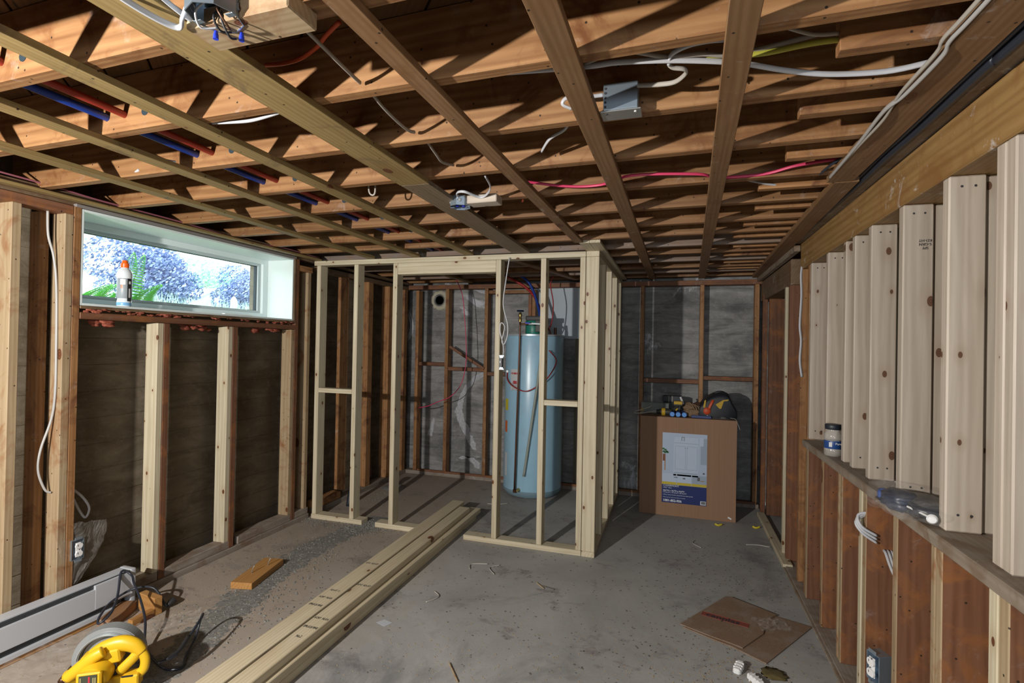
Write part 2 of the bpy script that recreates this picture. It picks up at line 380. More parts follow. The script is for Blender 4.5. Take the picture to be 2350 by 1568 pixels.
# rubble crumbs, sawdust
def crumbs(name, m, spots, parent, smin, smax, flat=1.0, seed=1):
    r = random.Random(seed); vs_, fs = [], []
    for (cx, cy, sx, sy, n) in spots:
        for _ in range(n):
            x, y = r.gauss(cx, sx), r.gauss(cy, sy)
            if not (-2.84 < x < .82 and .9 < y < 5.15): continue
            s = r.uniform(smin, smax); a = r.random()*6.28; i = len(vs_); ca, sa = math.cos(a), math.sin(a)
            l = s*r.uniform(.7, 1.8); h = s*flat
            for dx, dy, dz in ((-l, -s, 0), (l, -s*.6, 0), (l*.7, s, 0), (-l*.8, s*.8, 0), (0, 0, h)):
                vs_.append((x+dx*ca-dy*sa, y+dx*sa+dy*ca, dz+.001))
            fs += [(i, i+1, i+4), (i+1, i+2, i+4), (i+2, i+3, i+4), (i+3, i, i+4), (i+3, i+2, i+1, i)]
    me = bpy.data.meshes.new(name); me.from_pydata(vs_, [], fs); me.materials.append(m)
    o = bpy.data.objects.new(name, me); C.objects.link(o); o['kind'] = 'stuff'
    if parent: o.parent = parent
    return o
crumbs('rubble_crumbs', M_rub, [(-2.33, 3.5, .1, .08, 500), (-2.2, 3.58, .12, .05, 260), (-2.74, 3.5, .07, .05, 160), (-2.35, 2.9, .12, .35, 500), (-2.16, 2.1, .12, .4, 350), (-2.6, 4.2, .1, .12, 150)], floor, .0015, .007, .9, 3)
crumbs('grit', M_grit, [(-1.2, 3, 1.2, 1.1, 1300), (.3, 3.7, .3, .35, 500), (.15, 2.6, .3, .3, 300), (-2.4, 3, .4, .6, 500), (-.9, 4.5, .6, .4, 200)], floor, .0015, .005, .5, 4)
saw = crumbs('sawdust', M_chip, [(-.9, 2.6, .7, .5, 1500), (.35, 2.35, .22, .22, 1500), (-1.5, 4.1, .5, .5, 900), (-2.5, 2.6, .25, .5, 1300), (.4, 3.5, .22, .3, 900), (-2.3, 1.9, .3, .3, 800), (-.3, 2.2, .5, .3, 900), (-1.7, 4.75, .15, .15, 300)], floor, .0009, .0034, .35, 5)

# ---- back wall
wall_back = slab('wall_back', XL-.1, XR, YB, YB+.2, 0, 2.32, M_conb)
wall_back['label'] = 'stained grey concrete wall at the far end'
B = wall_back
board('bottom_plate', -2.85, .74, 5.16, 5.25, 0, .038, M_plate, B, 'x')
board('bottom_plate', -2.7, .72, 5.15, 5.18, .038, .06, M_old, B, 'x')
board('top_plate', -2.85, .76, 5.16, 5.25, 2.04, 2.085, M_old, B, 'x')
for x, m, z1 in [(-2.755, M_oldor, 2.03), (-2.395, M_oldor, 2.04), (-1.94, M_oldor, 2.04), (-1.42, M_oldor, 2.0), (-.33, M_oldor, 2.04), (.214, M_oldor, 2.04), (.685, M_oldor, 2.04)]:
    board('stud', x, x+.038, 5.16, 5.25, .038, z1, m, B)
board('stud', -1.47, -1.435, 5.2, 5.25, 1.2, 1.98, M_old, B)
for x0, x1, z in [(-2.71, -2.395, 1.22), (-2.355, -1.94, 1.175), (-1.9, -1.7, 1.135), (-.29, .214, 1.13), (.254, .685, 1.17)]:
    board('blocking', x0, x1, 5.165, 5.25, z-.02, z+.018, M_old, B, 'x')
board('blocking', -1.9, -1.38, 5.17, 5.25, 1.985, 2.02, M_oldor, B, 'x')
board('blocking', -.9, -.55, 5.2, 5.25, 1.02, 1.06, M_oldor, B, 'x')
bar('diagonal_brace', (-2.33, 5.15, 1.415), (-1.93, 5.15, 1.185), .02, .03, M_old, B)
# white board (painted rigid sheet) behind the tank, plaster smears, round vent hole with foam ring
slab('painted_panel', -1.4, -.72, 5.265, 5.30, 1.52, 2.06, simple('pale_blue_paint', (.50, .57, .64), .8), B)
slab('plywood_panel', -.72, -.52, 5.26, 5.3, .03, 2.06, M_drywall, B)
slab('plywood_panel', -.98, -.72, 5.27, 5.3, .03, 1.52, simple('dull_board', (.17, .155, .11), .9), B)
def hole():
    M = frame((-2.53, 5.305, 1.93), (1, 0, 0), (0, 0, 1))
    lathe('vent_sleeve', [(.045, -.02), (.052, .02), (.062, .028), (.07, .02), (.066, -.02)], M_steel, B, rot=M, segs=24)
    lathe('vent_opening', [(0.0, .012), (.047, .012)], simple('black_hole', (.008, .006, .005), 1), B, rot=M, segs=24)
    bm = bmesh.new(); r = random.Random(2); ri, ro = [], []
    for k in range(40):
        a = 6.283*k/40; q = .112+.03*noise.noise((math.cos(a)*3, math.sin(a)*3, 0))
        ri.append((bm.verts.new((math.cos(a)*.066, math.sin(a)*.066, .0)), bm.verts.new((math.cos(a)*.07, math.sin(a)*.07, .03)), bm.verts.new((math.cos(a)*(q-.01), math.sin(a)*(q-.01), .026)), bm.verts.new((math.cos(a)*q, math.sin(a)*q, -.002))))
    for k in range(40):
        a, b = ri[k], ri[(k+1) % 40]
        for i in range(3): bm.faces.new((a[i], b[i], b[i+1], a[i+1]))
    o = link('foam_ring', bm, simple('expanding_foam', (.52, .49, .38), .9), None, True); o.matrix_world = M; par(o, B)
hole()
def smear(pts, m):
    bm = bmesh.new(); sp = spline([(x, 0, z) for x, z, w in pts], 8); ws = [p[2] for p in pts]; L_, R_ = [], []
    for i, p in enumerate(sp):
        t = i/(len(sp)-1)*(len(ws)-1); a = int(min(t, len(ws)-2)); w = ws[a]+(ws[a+1]-ws[a])*(t-a)
        n1 = noise.noise((p.x*30, p.z*30, 1))*.5+1; n2 = noise.noise((p.x*30, p.z*30, 9))*.5+1
        L_.append(bm.verts.new((p.x-w*n1, 5.3085, p.z+.01*n1))); R_.append(bm.verts.new((p.x+w*n2, 5.3085, p.z)))
    for i in range(len(sp)-1): bm.faces.new((L_[i], L_[i+1], R_[i+1], R_[i]))
    link('plaster_smear', bm, m, B)
M_sm = rubble_mat('white_efflorescence', (.38, .385, .40), (.60, .61, .66))
smear([(-1.98, 1.13, .05), (-2.1, 1.05, .04), (-2.21, .93, .025), (-2.26, .79, .03), (-2.27, .66, .045), (-2.2, .51, .05), (-2.12, .36, .045), (-2.08, .28, .02)], M_sm)
smear([(-2.58, .6, .008), (-2.61, .47, .025), (-2.63, .40, .03)], M_sm)
smear([(-2.25, .17, .02), (-2.15, .20, .06), (-2.07, .14, .05), (-2.05, .08, .02)], M_sm)
smear([(-2.02, 2.03, .09), (-1.95, 1.99, .07)], M_sm)
# ---- partition line between rooms: left wall concrete with the window opening
WY0, WY1, WZ0, WZ1 = 1.815, 3.33, 1.60, 2.085
wl = empty('wall_left', (0, 0, 0), 'brown board-formed concrete wall with a window opening', None, None, 'structure')
bm = bmesh.new()
for (y0, y1, z0, z1) in [(YR, WY0+.009, 0, 2.32), (WY1+.011, YB, 0, 2.32), (WY0+.009, WY1+.011, 0, WZ0+.001), (WY0+.009, WY1+.011, WZ1-.001, 2.32)]:
    b = bmesh.new(); bmesh.ops.create_cube(b, size=1)
    for v in b.verts: v.co = Vector((XL-.13+v.co.x*.26+.0, (v.co.y+.5)*(y1-y0)+y0, (v.co.z+.5)*(z1-z0)+z0))
    merge(bm, b)
link('concrete_wall', bm, M_conl, wl)
X0, X1 = -2.94, -2.85
F = wl
board('bottom_plate', X0, X1+.01, .3, 3.56, 0, .036, M_plate, F, 'y')
board('bottom_plate', X0, X1, .3, 2.27, .037, .086, M_plate, F, 'y')
board('bottom_plate', X0, X1, 2.312, 2.81, .037, .086, M_plate, F, 'y')
board('bottom_plate', X0, X1, 2.85, 3.36, .037, .086, M_plate, F, 'y')
board('bottom_plate', X0, X1, 3.402, 3.56, .037, .086, M_plate, F, 'y')
board('top_plate', X0, X1, .3, 1.786, 2.045, 2.09, M_old, F, 'y')
board('top_plate', X0, X1-.01, .3, 5.25, 2.092, 2.118, M_beamd, F, 'y')
board('top_plate', X0, X1, 3.402, 3.56, 2.0, 2.045, M_oldor, F, 'y')
for y0, y1, m, z0, z1 in [(1.0, 1.038, M_mid, .086, 2.045), (1.535, 1.573, M_mid, .086, 2.045), (1.748, 1.786, M_mid, .086, 2.045), (1.787, 1.822, M_oldor, .086, 2.09),
        (2.235, 2.273, M_new, .086, 1.53), (2.274, 2.311, M_old, .0, 1.53), (2.73, 2.768, M_new, .086, 1.53), (2.769, 2.81, M_old, .0, 1.53), (3.325, 3.362, M_mid, .086, 1.53), (3.363, 3.401, M_old, .0, 2.09)]:
    board('stud', X0, X1 if z0 else X1+.002, y0, y1, max(z0, .037), z1, m, F)
board('stud', -3.02, -2.945, 1.70, 1.74, .04, 2.05, M_oldor, F)
board('stud', X0, X1, 3.505, 3.543, .086, 2.0, M_mid, F)
board('sill_plate', X0, X1+.003, 1.823, 3.362, 1.532, 1.566, M_old, F, 'y')
board('window_buck', -3.02, X1+.004, 1.823, 3.362, 1.584, 1.599, M_beamd, F, 'y')
board('window_buck', -3.0, X1+.004, 3.345, 3.362, 1.60, 2.09, M_beamd, F)
board('window_buck', -3.0, X1+.004, 1.823, 1.835, 1.60, 2.09, M_beamd, F) if 0 else None
board('window_buck', -3.0, X1+.01, 1.79, 3.36, 2.087, 2.103, simple('grey_edge', (.22, .20, .19), .8), F, 'y')
board('nailer', -2.84, -2.79, .3, 3.57, 2.104, 2.136, M_beamd, F, 'y')
board('nailer', -2.80, -2.755, .3, 3.55, 2.098, 2.112, M_strapy, F, 'y')
# framing of the same wall beyond the partition
board('bottom_plate', X0, X1+.01, 3.66, 5.16, 0, .04, M_plate, F, 'y')
board('bottom_plate', X0, X1, 3.66, 4.0, .04, .1, M_oldor, F, 'y')
board('top_plate', X0, X1, 3.64, 5.2, 2.03, 2.07, M_beamd, F, 'y')
for y0, y1, m in [(4.02, 4.06, M_oldor), (4.38, 4.46, M_oldor), (4.76, 4.84, M_oldor), (5.08, 5.15, M_oldor)]:
    board('stud', X0, X1, y0, y1, .1 if y0 < 4.03 else .04, 2.03, m, F)
for y0, w in [(4.02, .02), (4.38, .02), (4.76, .02)]: pass
bar('diagonal_brace', (-2.9, 4.52, .1), (-2.9, 4.42, .95), .03, .06, M_old, F)
# pink insulation tufts under the window
def insulation():
    bm = bmesh.new(); r = random.Random(4)
    for _ in range(90):
        y = r.uniform(1.84, 3.33); low = r.random() < .45
        if low and not any(a < y < b for a, b in ((1.9, 2.0), (2.36, 2.7), (2.85, 3.2))): low = False
        z = r.uniform(1.50, 1.535) if low else r.uniform(1.568, 1.586); x = r.uniform(-2.93, -2.88) if low else r.uniform(-2.875, -2.846)
        s = r.uniform(.009, .02) if low else r.uniform(.006, .010)
        b = bmesh.new(); bmesh.ops.create_icosphere(b, subdivisions=2, radius=1)
        for v in b.verts:
            v.co *= 1+.9*noise.noise(v.co*2.6+Vector((y*9, 0, 0)))
            v.co = Vector((v.co.x*s*.7+x, v.co.y*s*2.0+y, v.co.z*s*(.9 if low else .75)+z))
        merge(bm, b)
    o = link('insulation', bm, M_ins, F, True); o['kind'] = 'stuff'
insulation()
# ---- window
win = empty('window_1', (0, 0, 0), 'wide shallow white vinyl basement window', None, None, 'structure')
def ring(name, x0, x1, y0, y1, z0, z1, t, m, tb=None, tt=None):
    bm = bmesh.new(); tb = tb or t; tt = tt or t
    for a in [(x0, x1, y0, y0+t, z0, z1), (x0, x1, y1-t, y1, z0, z1), (x0, x1, y0+t, y1-t, z0, z0+tb), (x0, x1, y0+t, y1-t, z1-tt, z1)]:
        b = boxbm(a[1]-a[0], a[3]-a[2], a[5]-a[4], .0025, 2, off=((a[0]+a[1])/2, (a[2]+a[3])/2, (a[4]+a[5])/2)); merge(bm, b)
    return link(name, bm, m, win)
ring('jamb_lining', -3.115, -2.852, WY0+.008, WY1+.012, WZ0, WZ1, .012, M_vinyl)
ring('window_frame', -3.17, -3.09, WY0+.021, WY1-.001, WZ0+.012, WZ1-.012, .05, M_vinyl, .04, .035)
ring('sash', -3.155, -3.112, WY0+.07, WY1-.05, WZ0+.052, WZ1-.045, .028, M_vinylg, .02, .02)
ring('glazing_gasket', -3.152, -3.125, WY0+.098, WY1-.078, WZ0+.072, WZ1-.064, .006, M_gasket, .002, .004)
slab('window_pane', -3.14, -3.136, WY0+.1, WY1-.08, WZ0+.074, WZ1-.066, M_glass, win)
board('sill_bead', -3.11, -3.09, WY0+.03, WY1-.02, WZ0+.012, WZ0+.03, M_vinylg, win, 'y', .006)
# bits left on the sill
tag(board('paint_stick', -2.90, -2.872, 2.72, 2.96, 1.612, 1.618, simple('white_stick', (.85, .85, .85), .5), None, 'y'), 'white plastic strip lying on the window sill, right of centre', 'strip')

# ---- ceiling: subfloor slab + diagonal planks + joists + straps
ceiling = slab('ceiling', XL-.1, XR, YR, YB+.1, 2.325, 2.42, M_dark)
ceiling['label'] = 'open timber joist ceiling with diagonal subfloor planks'
pm = boxbm(1, .134, .018, .0015); pme = bpy.data.meshes.new('plank'); pm.to_mesh(pme); pm.free(); pme.materials.append(M_sub)
d45 = math.radians(133.3)
for i in range(-8, 38):
    # plank centre line crosses y = 2.3 at x = cx
    cx = -1.573-.19*8+.1925*(i)-1.0
    L = 0
    # clip to the room rectangle
    ts = []
    dx, dy = math.cos(d45), math.sin(d45)
    lo, hi = -9, 9
    for (p, d, a, b) in ((cx, dx, XL+.05, XR-.05), (1.3, dy, -1.6, YB-.05)):
        t0, t1 = (a-p)/d, (b-p)/d
        lo, hi = max(lo, min(t0, t1)), min(hi, max(t0, t1))
    if hi-lo < .3: continue
    o = bpy.data.objects.new('plank', pme); C.objects.link(o); t = (lo+hi)/2
    o.matrix_world = Matrix.Translation((cx+dx*t, 1.3+dy*t, 2.313)) @ Matrix.Rotation(d45, 4, 'Z') @ Matrix.Diagonal((hi-lo, 1, 1, 1)); par(o, ceiling)
JY = [-.86, -.52, -.17, .17, .51, .856, 1.183, 1.525, 1.874, 2.237, 2.600, 2.95, 3.245, 3.59, 3.88, 4.22, 4.56, 4.84, 5.14]
JZ = 2.119
for i, y in enumerate(JY):
    xa, xb = -2.98, .70
    yy = lambda x: y-.026*x
    m = M_joist if y < 3.3 else (M_joistfar if i % 2 else M_joist)
    a = Vector((xa, yy(xa)+.019, JZ+.092)); b = Vector((xb, yy(xb)+.019, JZ+.092))
    bar('joist', a, b, .038, .184, m, ceiling)
for y in [1.335, 1.67, 2.04, 2.40, 2.74, 3.08, 3.40, 3.72, 4.05, 4.38, 4.70]:
    x0 = .32+.07*R.random()
    bar('lapped_joist', (x0, y+.02-.026*.4, JZ+.07), (1.6, y+.02-.026*.4-.02, JZ+.07), .038, .14, M_oldor, ceiling)
for y in JY[3:15]:      # bored holes beside the water pipes: flat discs, the shaded depth painted dark
    for x, z in ((-1.64, 2.172),):
        lathe('bored_hole', [(0, 0), (.013, 0), (.0145, .0008), (0, .0008)], M_gasket, ceiling, rot=frame((x, y-.026*x-.0004, z), (1, 0, 0), (0, 0, 1)), segs=12)
def strap(a, b, w, m, t=.019, z=2.1):
    bar('furring_strip', (a[0], a[1], z+t/2), (b[0], b[1], z+t/2), w, t, m, ceiling, .0015)
strap((.08, -.4), (.225, 5.14), .062, M_strap)
strap((-.275, -.4), (-.262, .5), .066, M_strap); strap((-.262, .5), (-.231, 3.9), .066, M_strap); strap((-.231, 3.9), (-.22, 5.14), .062, M_strap)
strap((-.655, -.4), (-.597, 3.26), .056, M_strap)
strap((-1.045, -.4), (-1.045, 1.92), .132, M_strapy); strap((-1.045, 1.925), (-1.06, 3.54), .128, simple('x', (.1, .1, .1)) if 0 else wood('strap_grey', (.17, .12, .07), (.24, .18, .12), knot=.5, nails=1, white=.2))
strap((-1.437, -.4), (-1.46, 3.54), .07, M_strapy)
strap((-1.86, -.4), (-1.895, 3.54), .066, M_strapy)
strap((-2.27, -.4), (-2.285, 3.54), .06, M_strapy)
strap((.60, .2), (.60, 2.3), .092, M_strap, .03); strap((.625, 2.3), (.672, 4.2), .084, M_strap, .03, 2.098); strap((.672, 4.2), (.70, 5.16), .084, M_strap, .03, 2.098)
# straps beyond the partition
strap((-2.2, 3.7), (-2.1, 5.15), .06, M_strapy); strap((-1.75, 3.7), (-1.6, 5.15), .06, M_strapy); strap((-1.25, 3.7), (-.95, 5.1), .06, M_strap)
bar('ledger', (-2.9, 5.28, 2.2), (.8, 5.24, 2.2), .03, .15, M_oldor, ceiling)

# ---- right wall
wr = empty('wall_right', (0, 0, 0), 'stud wall of new pale studs on a ledge above old brown studs', None, None, 'structure')
slab('light_block_panel', .97, 1.0, YR, 3.95, 0, 2.32, M_drywall, wr)  # panel added behind the studs to block light
board('bottom_plate', .715, .87, .3, 3.95, 0, .018, M_plate, wr, 'y')
board('bottom_plate', .70, .722, .3, 3.9, 0, .012, M_ledge, wr, 'y')
board('ledge', .70, .875, .3, 3.335, .897, .935, M_ledge, wr, 'y', .004)
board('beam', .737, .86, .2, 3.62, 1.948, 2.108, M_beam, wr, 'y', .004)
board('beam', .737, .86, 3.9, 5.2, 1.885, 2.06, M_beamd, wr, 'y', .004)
board('trim_strip', .70, .737, 3.62, 5.2, 2.062, 2.1, M_ledge, wr, 'y', .004)
board('trim_strip', .70, .80, .2, 3.62, 2.109, 2.14, M_ledge, wr, 'y', .004)
XW = .737
for y, w in [(3.34, .09), (3.0, .09), (2.71, .089), (2.587, .089), (2.387, .089), (2.088, .089), (1.778, .089), (1.512, .089), (1.472, .089), (1.10, .089), (.75, .089), (.40, .089)]:
    top = 1.946
    board('upper_stud', XW, XW+w, y, y+.038, .936, top, M_newpale, wr, bev=.004)
board('upper_stud', XW+.092, XW+.18, 2.10, 2.138, .936, 1.944, M_newpale, wr, bev=.004)
board('upper_stud', XW+.092, XW+.18, 1.79, 1.828, .936, 1.944, M_newpale, wr, bev=.004)
board('upper_stud', XW-.03, XW+.02, 1.44, 1.471, .936, 2.0, M_newpale, wr, bev=.004) if 0 else None
for y, m in [(3.04, M_old), (2.72, M_old), (2.41, M_old), (2.106, M_old), (1.794, M_old), (1.481, M_old), (3.363, M_old), (1.15, M_old), (.78, M_old), (.42, M_old)]:
    o = board('lower_stud', XW+.001, XW+.131, y, y+.038, .019, .896, m, wr)
    o.data.materials.append(M_mid)
    for p in o.data.polygons:
        if p.normal.z < -.5: p.material_index = 1
for y in [2.452, 1.52]: board('lower_stud', XW-.002, XW+.088, y, y+.036, .019, .896, M_new, wr)
for y in [1.834, 2.76]: board('lower_stud', XW, XW+.088, y, y+.024, .019, .896, M_mid, wr)
# full-height posts at the doorway
board('post', XW, XW+.13, 3.925, 3.965, .02, 2.04, M_old, wr)
board('post', XW+.002, XW+.09, 3.585, 3.625, .02, 1.946, M_oldor, wr)
board('post', XW+.004, XW+.06, 3.40, 3.44, .02, 1.946, M_oldor, wr) 
board('post', XW-.005, XW+.06, 4.03, 4.07, .02, 1.885, M_new, wr)
board('post', .77, .92, 4.93, 4.97, .02, 1.885, M_old, wr)
board('post', .73, .768, 5.0, 5.04, .02, 1.93, M_old, wr)
board('door_plate', .70, .76, 3.82, 4.97, 0, .03, M_new, wr, 'y')
slab('floor_strip_panel', 1.6, 1.63, 3.9, YB, 0, 2.32, simple('far_room_wall', (.16, .15, .11), .9), wr)
wrear = slab('wall_rear', XL, XR, YR-.1, YR, 0, 2.32, M_conb)
wside = slab('wall_side', XR, XR+.1, YR, YB+.2, -.1, 2.42, M_dark)

# ================================================================ THINGS
# ---- new partition frame
pt = empty('partition_frame', (-1.7, 3.55, 0), 'new pale pine stud partition framing the water heater corner, with a door opening', 'wall frame')
Y0, Y1 = 3.55, 3.639
board('bottom_plate', -2.81, -2.335, Y0, Y1, .001, .039, M_new, pt, 'x')
board('bottom_plate', -2.215, -1.86, Y0, Y1, .001, .039, M_new, pt, 'x')
board('bottom_plate', -1.47, -.597, Y0, Y1, .001, .039, M_new, pt, 'x')
board('top_plate', -2.83, -.597, Y0, Y1, 2.061, 2.099, M_new, pt, 'x')
for x in [-2.803, -2.45, -2.098, -1.252, -.916, -.636]: board('stud', x, x+.038, Y0, Y1, .04, 2.06, M_new, pt)
board('header', -2.059, -1.253, Y0+.001, Y0+.039, 1.972, 2.06, M_new, pt, 'x')
board('header', -2.059, -1.253, Y1-.039, Y1-.001, 1.972, 2.06, M_new, pt, 'x')
board('blocking', -2.764, -2.451, Y0, Y1, 1.028, 1.064, M_new, pt, 'x')
board('blocking', -.877, -.637, Y0, Y1, 1.022, 1.06, M_new, pt, 'x')
xa, xb = -.594, -.505
board('corner_stud', xa, xb, 3.548, 3.586, .04, 2.06, M_new, pt)
board('bottom_plate', xa, xb, 3.548, 5.15, .001, .039, M_new, pt, 'y')
board('top_plate', xa, xb, 3.548, 5.15, 2.061, 2.099, M_new, pt, 'y')
for y in [3.90, 4.28, 4.68, 5.06]: board('stud', xa, xb, y, y+.038, .04, 2.06, M_new, pt)
board('nailing_strip', -.597, -.532, 3.275, 5.14, 2.1, 2.1185, M_new, pt, 'y', .001)
board('nailing_strip', -.531, -.463, 3.275, 5.14, 2.1, 2.1185, M_new, pt, 'y', .001)
# ---- lumber stack: six boards
lum = [ # label, far end, near end, z layer, width
 ('long pine board on top of the floor stack, left of the pair, stamped in black', (-1.732, 4.07), (-1.69, .95), 2, .104),
 ('long pine board on top of the floor stack, right of the pair, stamped in black', (-1.618, 3.93), (-1.578, .85), 2, .09),
 ('long pine board in the middle layer of the floor stack, left side', (-1.70, 4.04), (-1.69, .9), 1, .089),
 ('long pine board in the middle layer of the floor stack, right side', (-1.572, 4.06), (-1.568, .9), 1, .089),
 ('long pine board lowest in the floor stack, left side, touching the concrete', (-1.71, 4.0), (-1.69, .95), 0, .089),
 ('long pine board lowest in the floor stack, right side, touching the concrete', (-1.585, 4.0), (-1.562, .95), 0, .089)]
planks = []
for lab, a, b, k, w in lum:
    o = bar('lumber_board', (a[0], a[1], .0195+.0385*k), (b[0], b[1], .0195+.0385*k), w, .0378, M_stack, None, .003)
    tag(o, lab, 'board', 'new boards stacked on the floor'); planks.append((o, a, b))
for (o, a, b), rows in ((planks[0], [(2.72, 'S-P-F  KD-HT', .02, 0), (2.36, 'ABITIBI', .018, -.0), (2.28, 'S-DRY  NLGA', .018, 0), (2.2, 'SPRUCE-PINE', .018, 0)]), (planks[1], [(2.46, 'S-P-F  KD-HT', .02, 0), (2.1, 'S-DRY  NLGA', .018, 0), (2.02, 'SPRUCE-PINE', .018, 0), (1.94, 'No.2', .02, 0)])):
    A = Vector((a[0], a[1], 0)); Bv = Vector((b[0], b[1], 0)); d = (Bv-A).normalized()
    for y, s, sz, _ in rows:
        if s == 'ABITIBI': s = 'KD-HT  2'
        p = A+d*((a[1]-y)/-d.y); p.z = .1158
        text('ink_stamp', s, sz*1.25, frame(p, (1, 0, 0), (0, 1, 0)), M_ink, o, .0003, 'CENTER', .58, bold=.0003)

# ---- water heater
wh = empty('water_heater', (-1.325, 4.94, 0), 'tall pale blue cylindrical water heater behind the partition studs', 'water heater')
M_tank = NT('tank_enamel'); _v = M_tank.add('ShaderNodeTexCoord').outputs['Object']; _n = M_tank.noise(_v, 7, 6, .7)
M_tank.set('Base Color', M_tank.mix(M_tank.ramp(_n, [(.5, 0.0), (.75, .5)]), (.32, .54, .70), (.28, .40, .48))); M_tank.set('Roughness', .28); M_tank = M_tank.m
L = (-1.325, 4.945, 0); RT = .285
lathe('tank_body', [(RT-.02, .045), (RT-.003, .05), (RT, .07), (RT, 1.515), (RT-.004, 1.53), (RT-.02, 1.538), (0, 1.545)], M_tank, wh, L, 64)
lathe('base_ring', [(RT-.03, .012), (RT-.028, .012), (RT+.003, .05), (RT+.003, .07), (RT-.001, .072)], simple('tank_seam', (.20, .30, .36), .4), wh, L, 64)
lathe('top_rim', [(RT-.01, 1.531), (RT+.004, 1.533), (RT+.004, 1.548), (RT-.02, 1.552)], simple('rim_white', (.5, .56, .62), .3, .3), wh, L, 64)
for a in (0.6, 2.6, 4.7): lathe('foot', [(.02, 0), (.025, .0), (.025, .05), (0, .05)], M_steel, wh, (L[0]+.2*math.cos(a), L[1]+.2*math.sin(a), 0), 12)
def on_tank(ang, z, dr=.002):   # ang from -Y direction
    a = -math.pi/2+ang; n = Vector((math.cos(a), math.sin(a), 0)); return frame(Vector((L[0], L[1], z))+n*(RT+dr), (-n.y, n.x, 0), (0, 0, 1)), n
def sticker(name, ang, z, w, h, m):
    bm = bmesh.new(); n = 8; g = []
    for j in (0, 1):
        g.append([bm.verts.new((L[0]+math.cos(-math.pi/2+ang+(i/n-.5)*w/RT)*(RT+.0012), L[1]+math.sin(-math.pi/2+ang+(i/n-.5)*w/RT)*(RT+.0012), z+(j-.5)*h)) for i in range(n+1)])
    for i in range(n): bm.faces.new((g[0][i], g[0][i+1], g[1][i+1], g[1][i]))
    o = link(name, bm, m); par(o, wh); return o
M_stw = simple('sticker_white', (.55, .58, .60), .5); M_str = simple('sticker_red', (.45, .05, .06), .5)
sticker('warning_label', -.42, 1.115, .115, .20, M_stw); sticker('label_band', -.42, 1.175, .112, .018, M_str)
sticker('label_band', -.42, 1.09, .05, .03, M_str)
for zz in (1.08, 1.065, 1.05, 1.035, 1.02): 
    sticker('label_text', -.50, zz, .035, .003, M_ink); sticker('label_text', -.35, zz, .045, .003, M_ink)
sticker('energy_label', -.87, .87, .07, .11, simple('sticker_yellow', (.6, .52, .05), .5))
sticker('orange_label', -.88, .66, .05, .11, simple('sticker_orange', (.62, .13, .03), .5))
sticker('drain_label', -.85, .3, .05, .22, M_stw)
sticker('access_panel', -.85, .52, .06, .5, simple('panel_blue', (.30, .46, .56), .35)) if 0 else None
for z in (1.16, .42): 
    M_, n_ = on_tank(-.72, z, .0); lathe('element_cover', [(.0, .012), (.03, .01), (.034, .0)], M_tank if z > 1 else M_tank, wh, rot=M_, segs=20) if 0 else None
# piping on the tank
pp = [(-1.275, 4.63, 1.70), (-1.278, 4.63, 1.60), (-1.31, 4.63, 1.3), (-1.36, 4.63, .8), (-1.405, 4.63, .3), (-1.418, 4.635, .085)]
tube('drain_pipe', [(-1.385, 4.63, 1.68), (-1.387, 4.63, 1.4), (-1.398, 4.63, .8), (-1.412, 4.635, .09)], .009, M_copper, wh, 3)
lathe('pipe_elbow', [(0, -.018), (.016, -.015), (.018, .012), (0, .018)], M_copper, wh, (-1.413, 4.645, .08), 12)
lathe('drain_valve', [(0, 0), (.016, .0), (.016, .03), (.01, .05), (0, .05)], M_brass, wh, rot=frame((-1.38, 4.665, .09), (1, 0, 0), (0, 0, 1)), segs=12)
lathe('valve_body', [(0, 1.66), (.013, 1.66), (.016, 1.69), (.011, 1.70), (.018, 1.72), (.012, 1.745), (.006, 1.75), (0, 1.75)], M_brass, wh, (-1.385, 4.63, 0), 16)
lathe('valve_handle', [(0, 1.755), (.03, 1.755), (.034, 1.762), (.03, 1.77), (0, 1.77)], simple('dark_blue_handle', (.01, .02, .06), .4), wh, (-1.385, 4.63, 0), 16)
tube('cold_inlet_pipe', [(-1.385, 4.63, 1.64), (-1.30, 4.64, 1.642), (-1.2, 4.68, 1.64), (-1.14, 4.75, 1.60), (-1.13, 4.8, 1.545)], .009, M_copper, wh, 4)
lathe('ball_valve', [(0, 0), (.013, 0), (.013, .05), (0, .05)], M_steel, wh, rot=frame((-1.30, 4.635, 1.643), (0, 1, 0), (0, 0, 1)), segs=12)
bar('valve_lever', (-1.33, 4.615, 1.65), (-1.285, 4.612, 1.648), .008, .012, M_wire_blue, wh); bar('valve_lever', (-1.27, 4.612, 1.645), (-1.19, 4.62, 1.641), .006, .016, simple('lever_pale', (.5, .6, .62), .4), wh)
tube('overflow_hose', [(-1.165, 4.66, 1.65), (-1.158, 4.655, 1.62), (-1.175, 4.65, 1.45), (-1.21, 4.645, 1.1), (-1.275, 4.64, .6), (-1.325, 4.64, .225)], .0125, M_pvc, wh, 6, 10)
M_green = simple('green_pump', (.02, .20, .15), .4)
lathe('pump_motor', [(0, 1.55), (.075, 1.55), (.078, 1.56), (.078, 1.67), (.07, 1.68), (0, 1.68)], M_green, wh, (-1.30, 4.80, 0), 24)
o = link('control_box', boxbm(.19, .14, .045, .012, 2, off=(-1.265, 4.79, 1.70)), simple('black_box', (.02, .02, .02), .5)); par(o, wh)
o = link('control_box', boxbm(.07, .07, .11, .006, 2, off=(-1.225, 4.74, 1.625)), simple('black_box2', (.03, .03, .03), .5)); par(o, wh)
lathe('hot_outlet_nipple', [(0, 1.54), (.014, 1.54), (.014, 1.62), (0, 1.62)], M_copper, wh, (-1.12, 4.95, 0), 12)
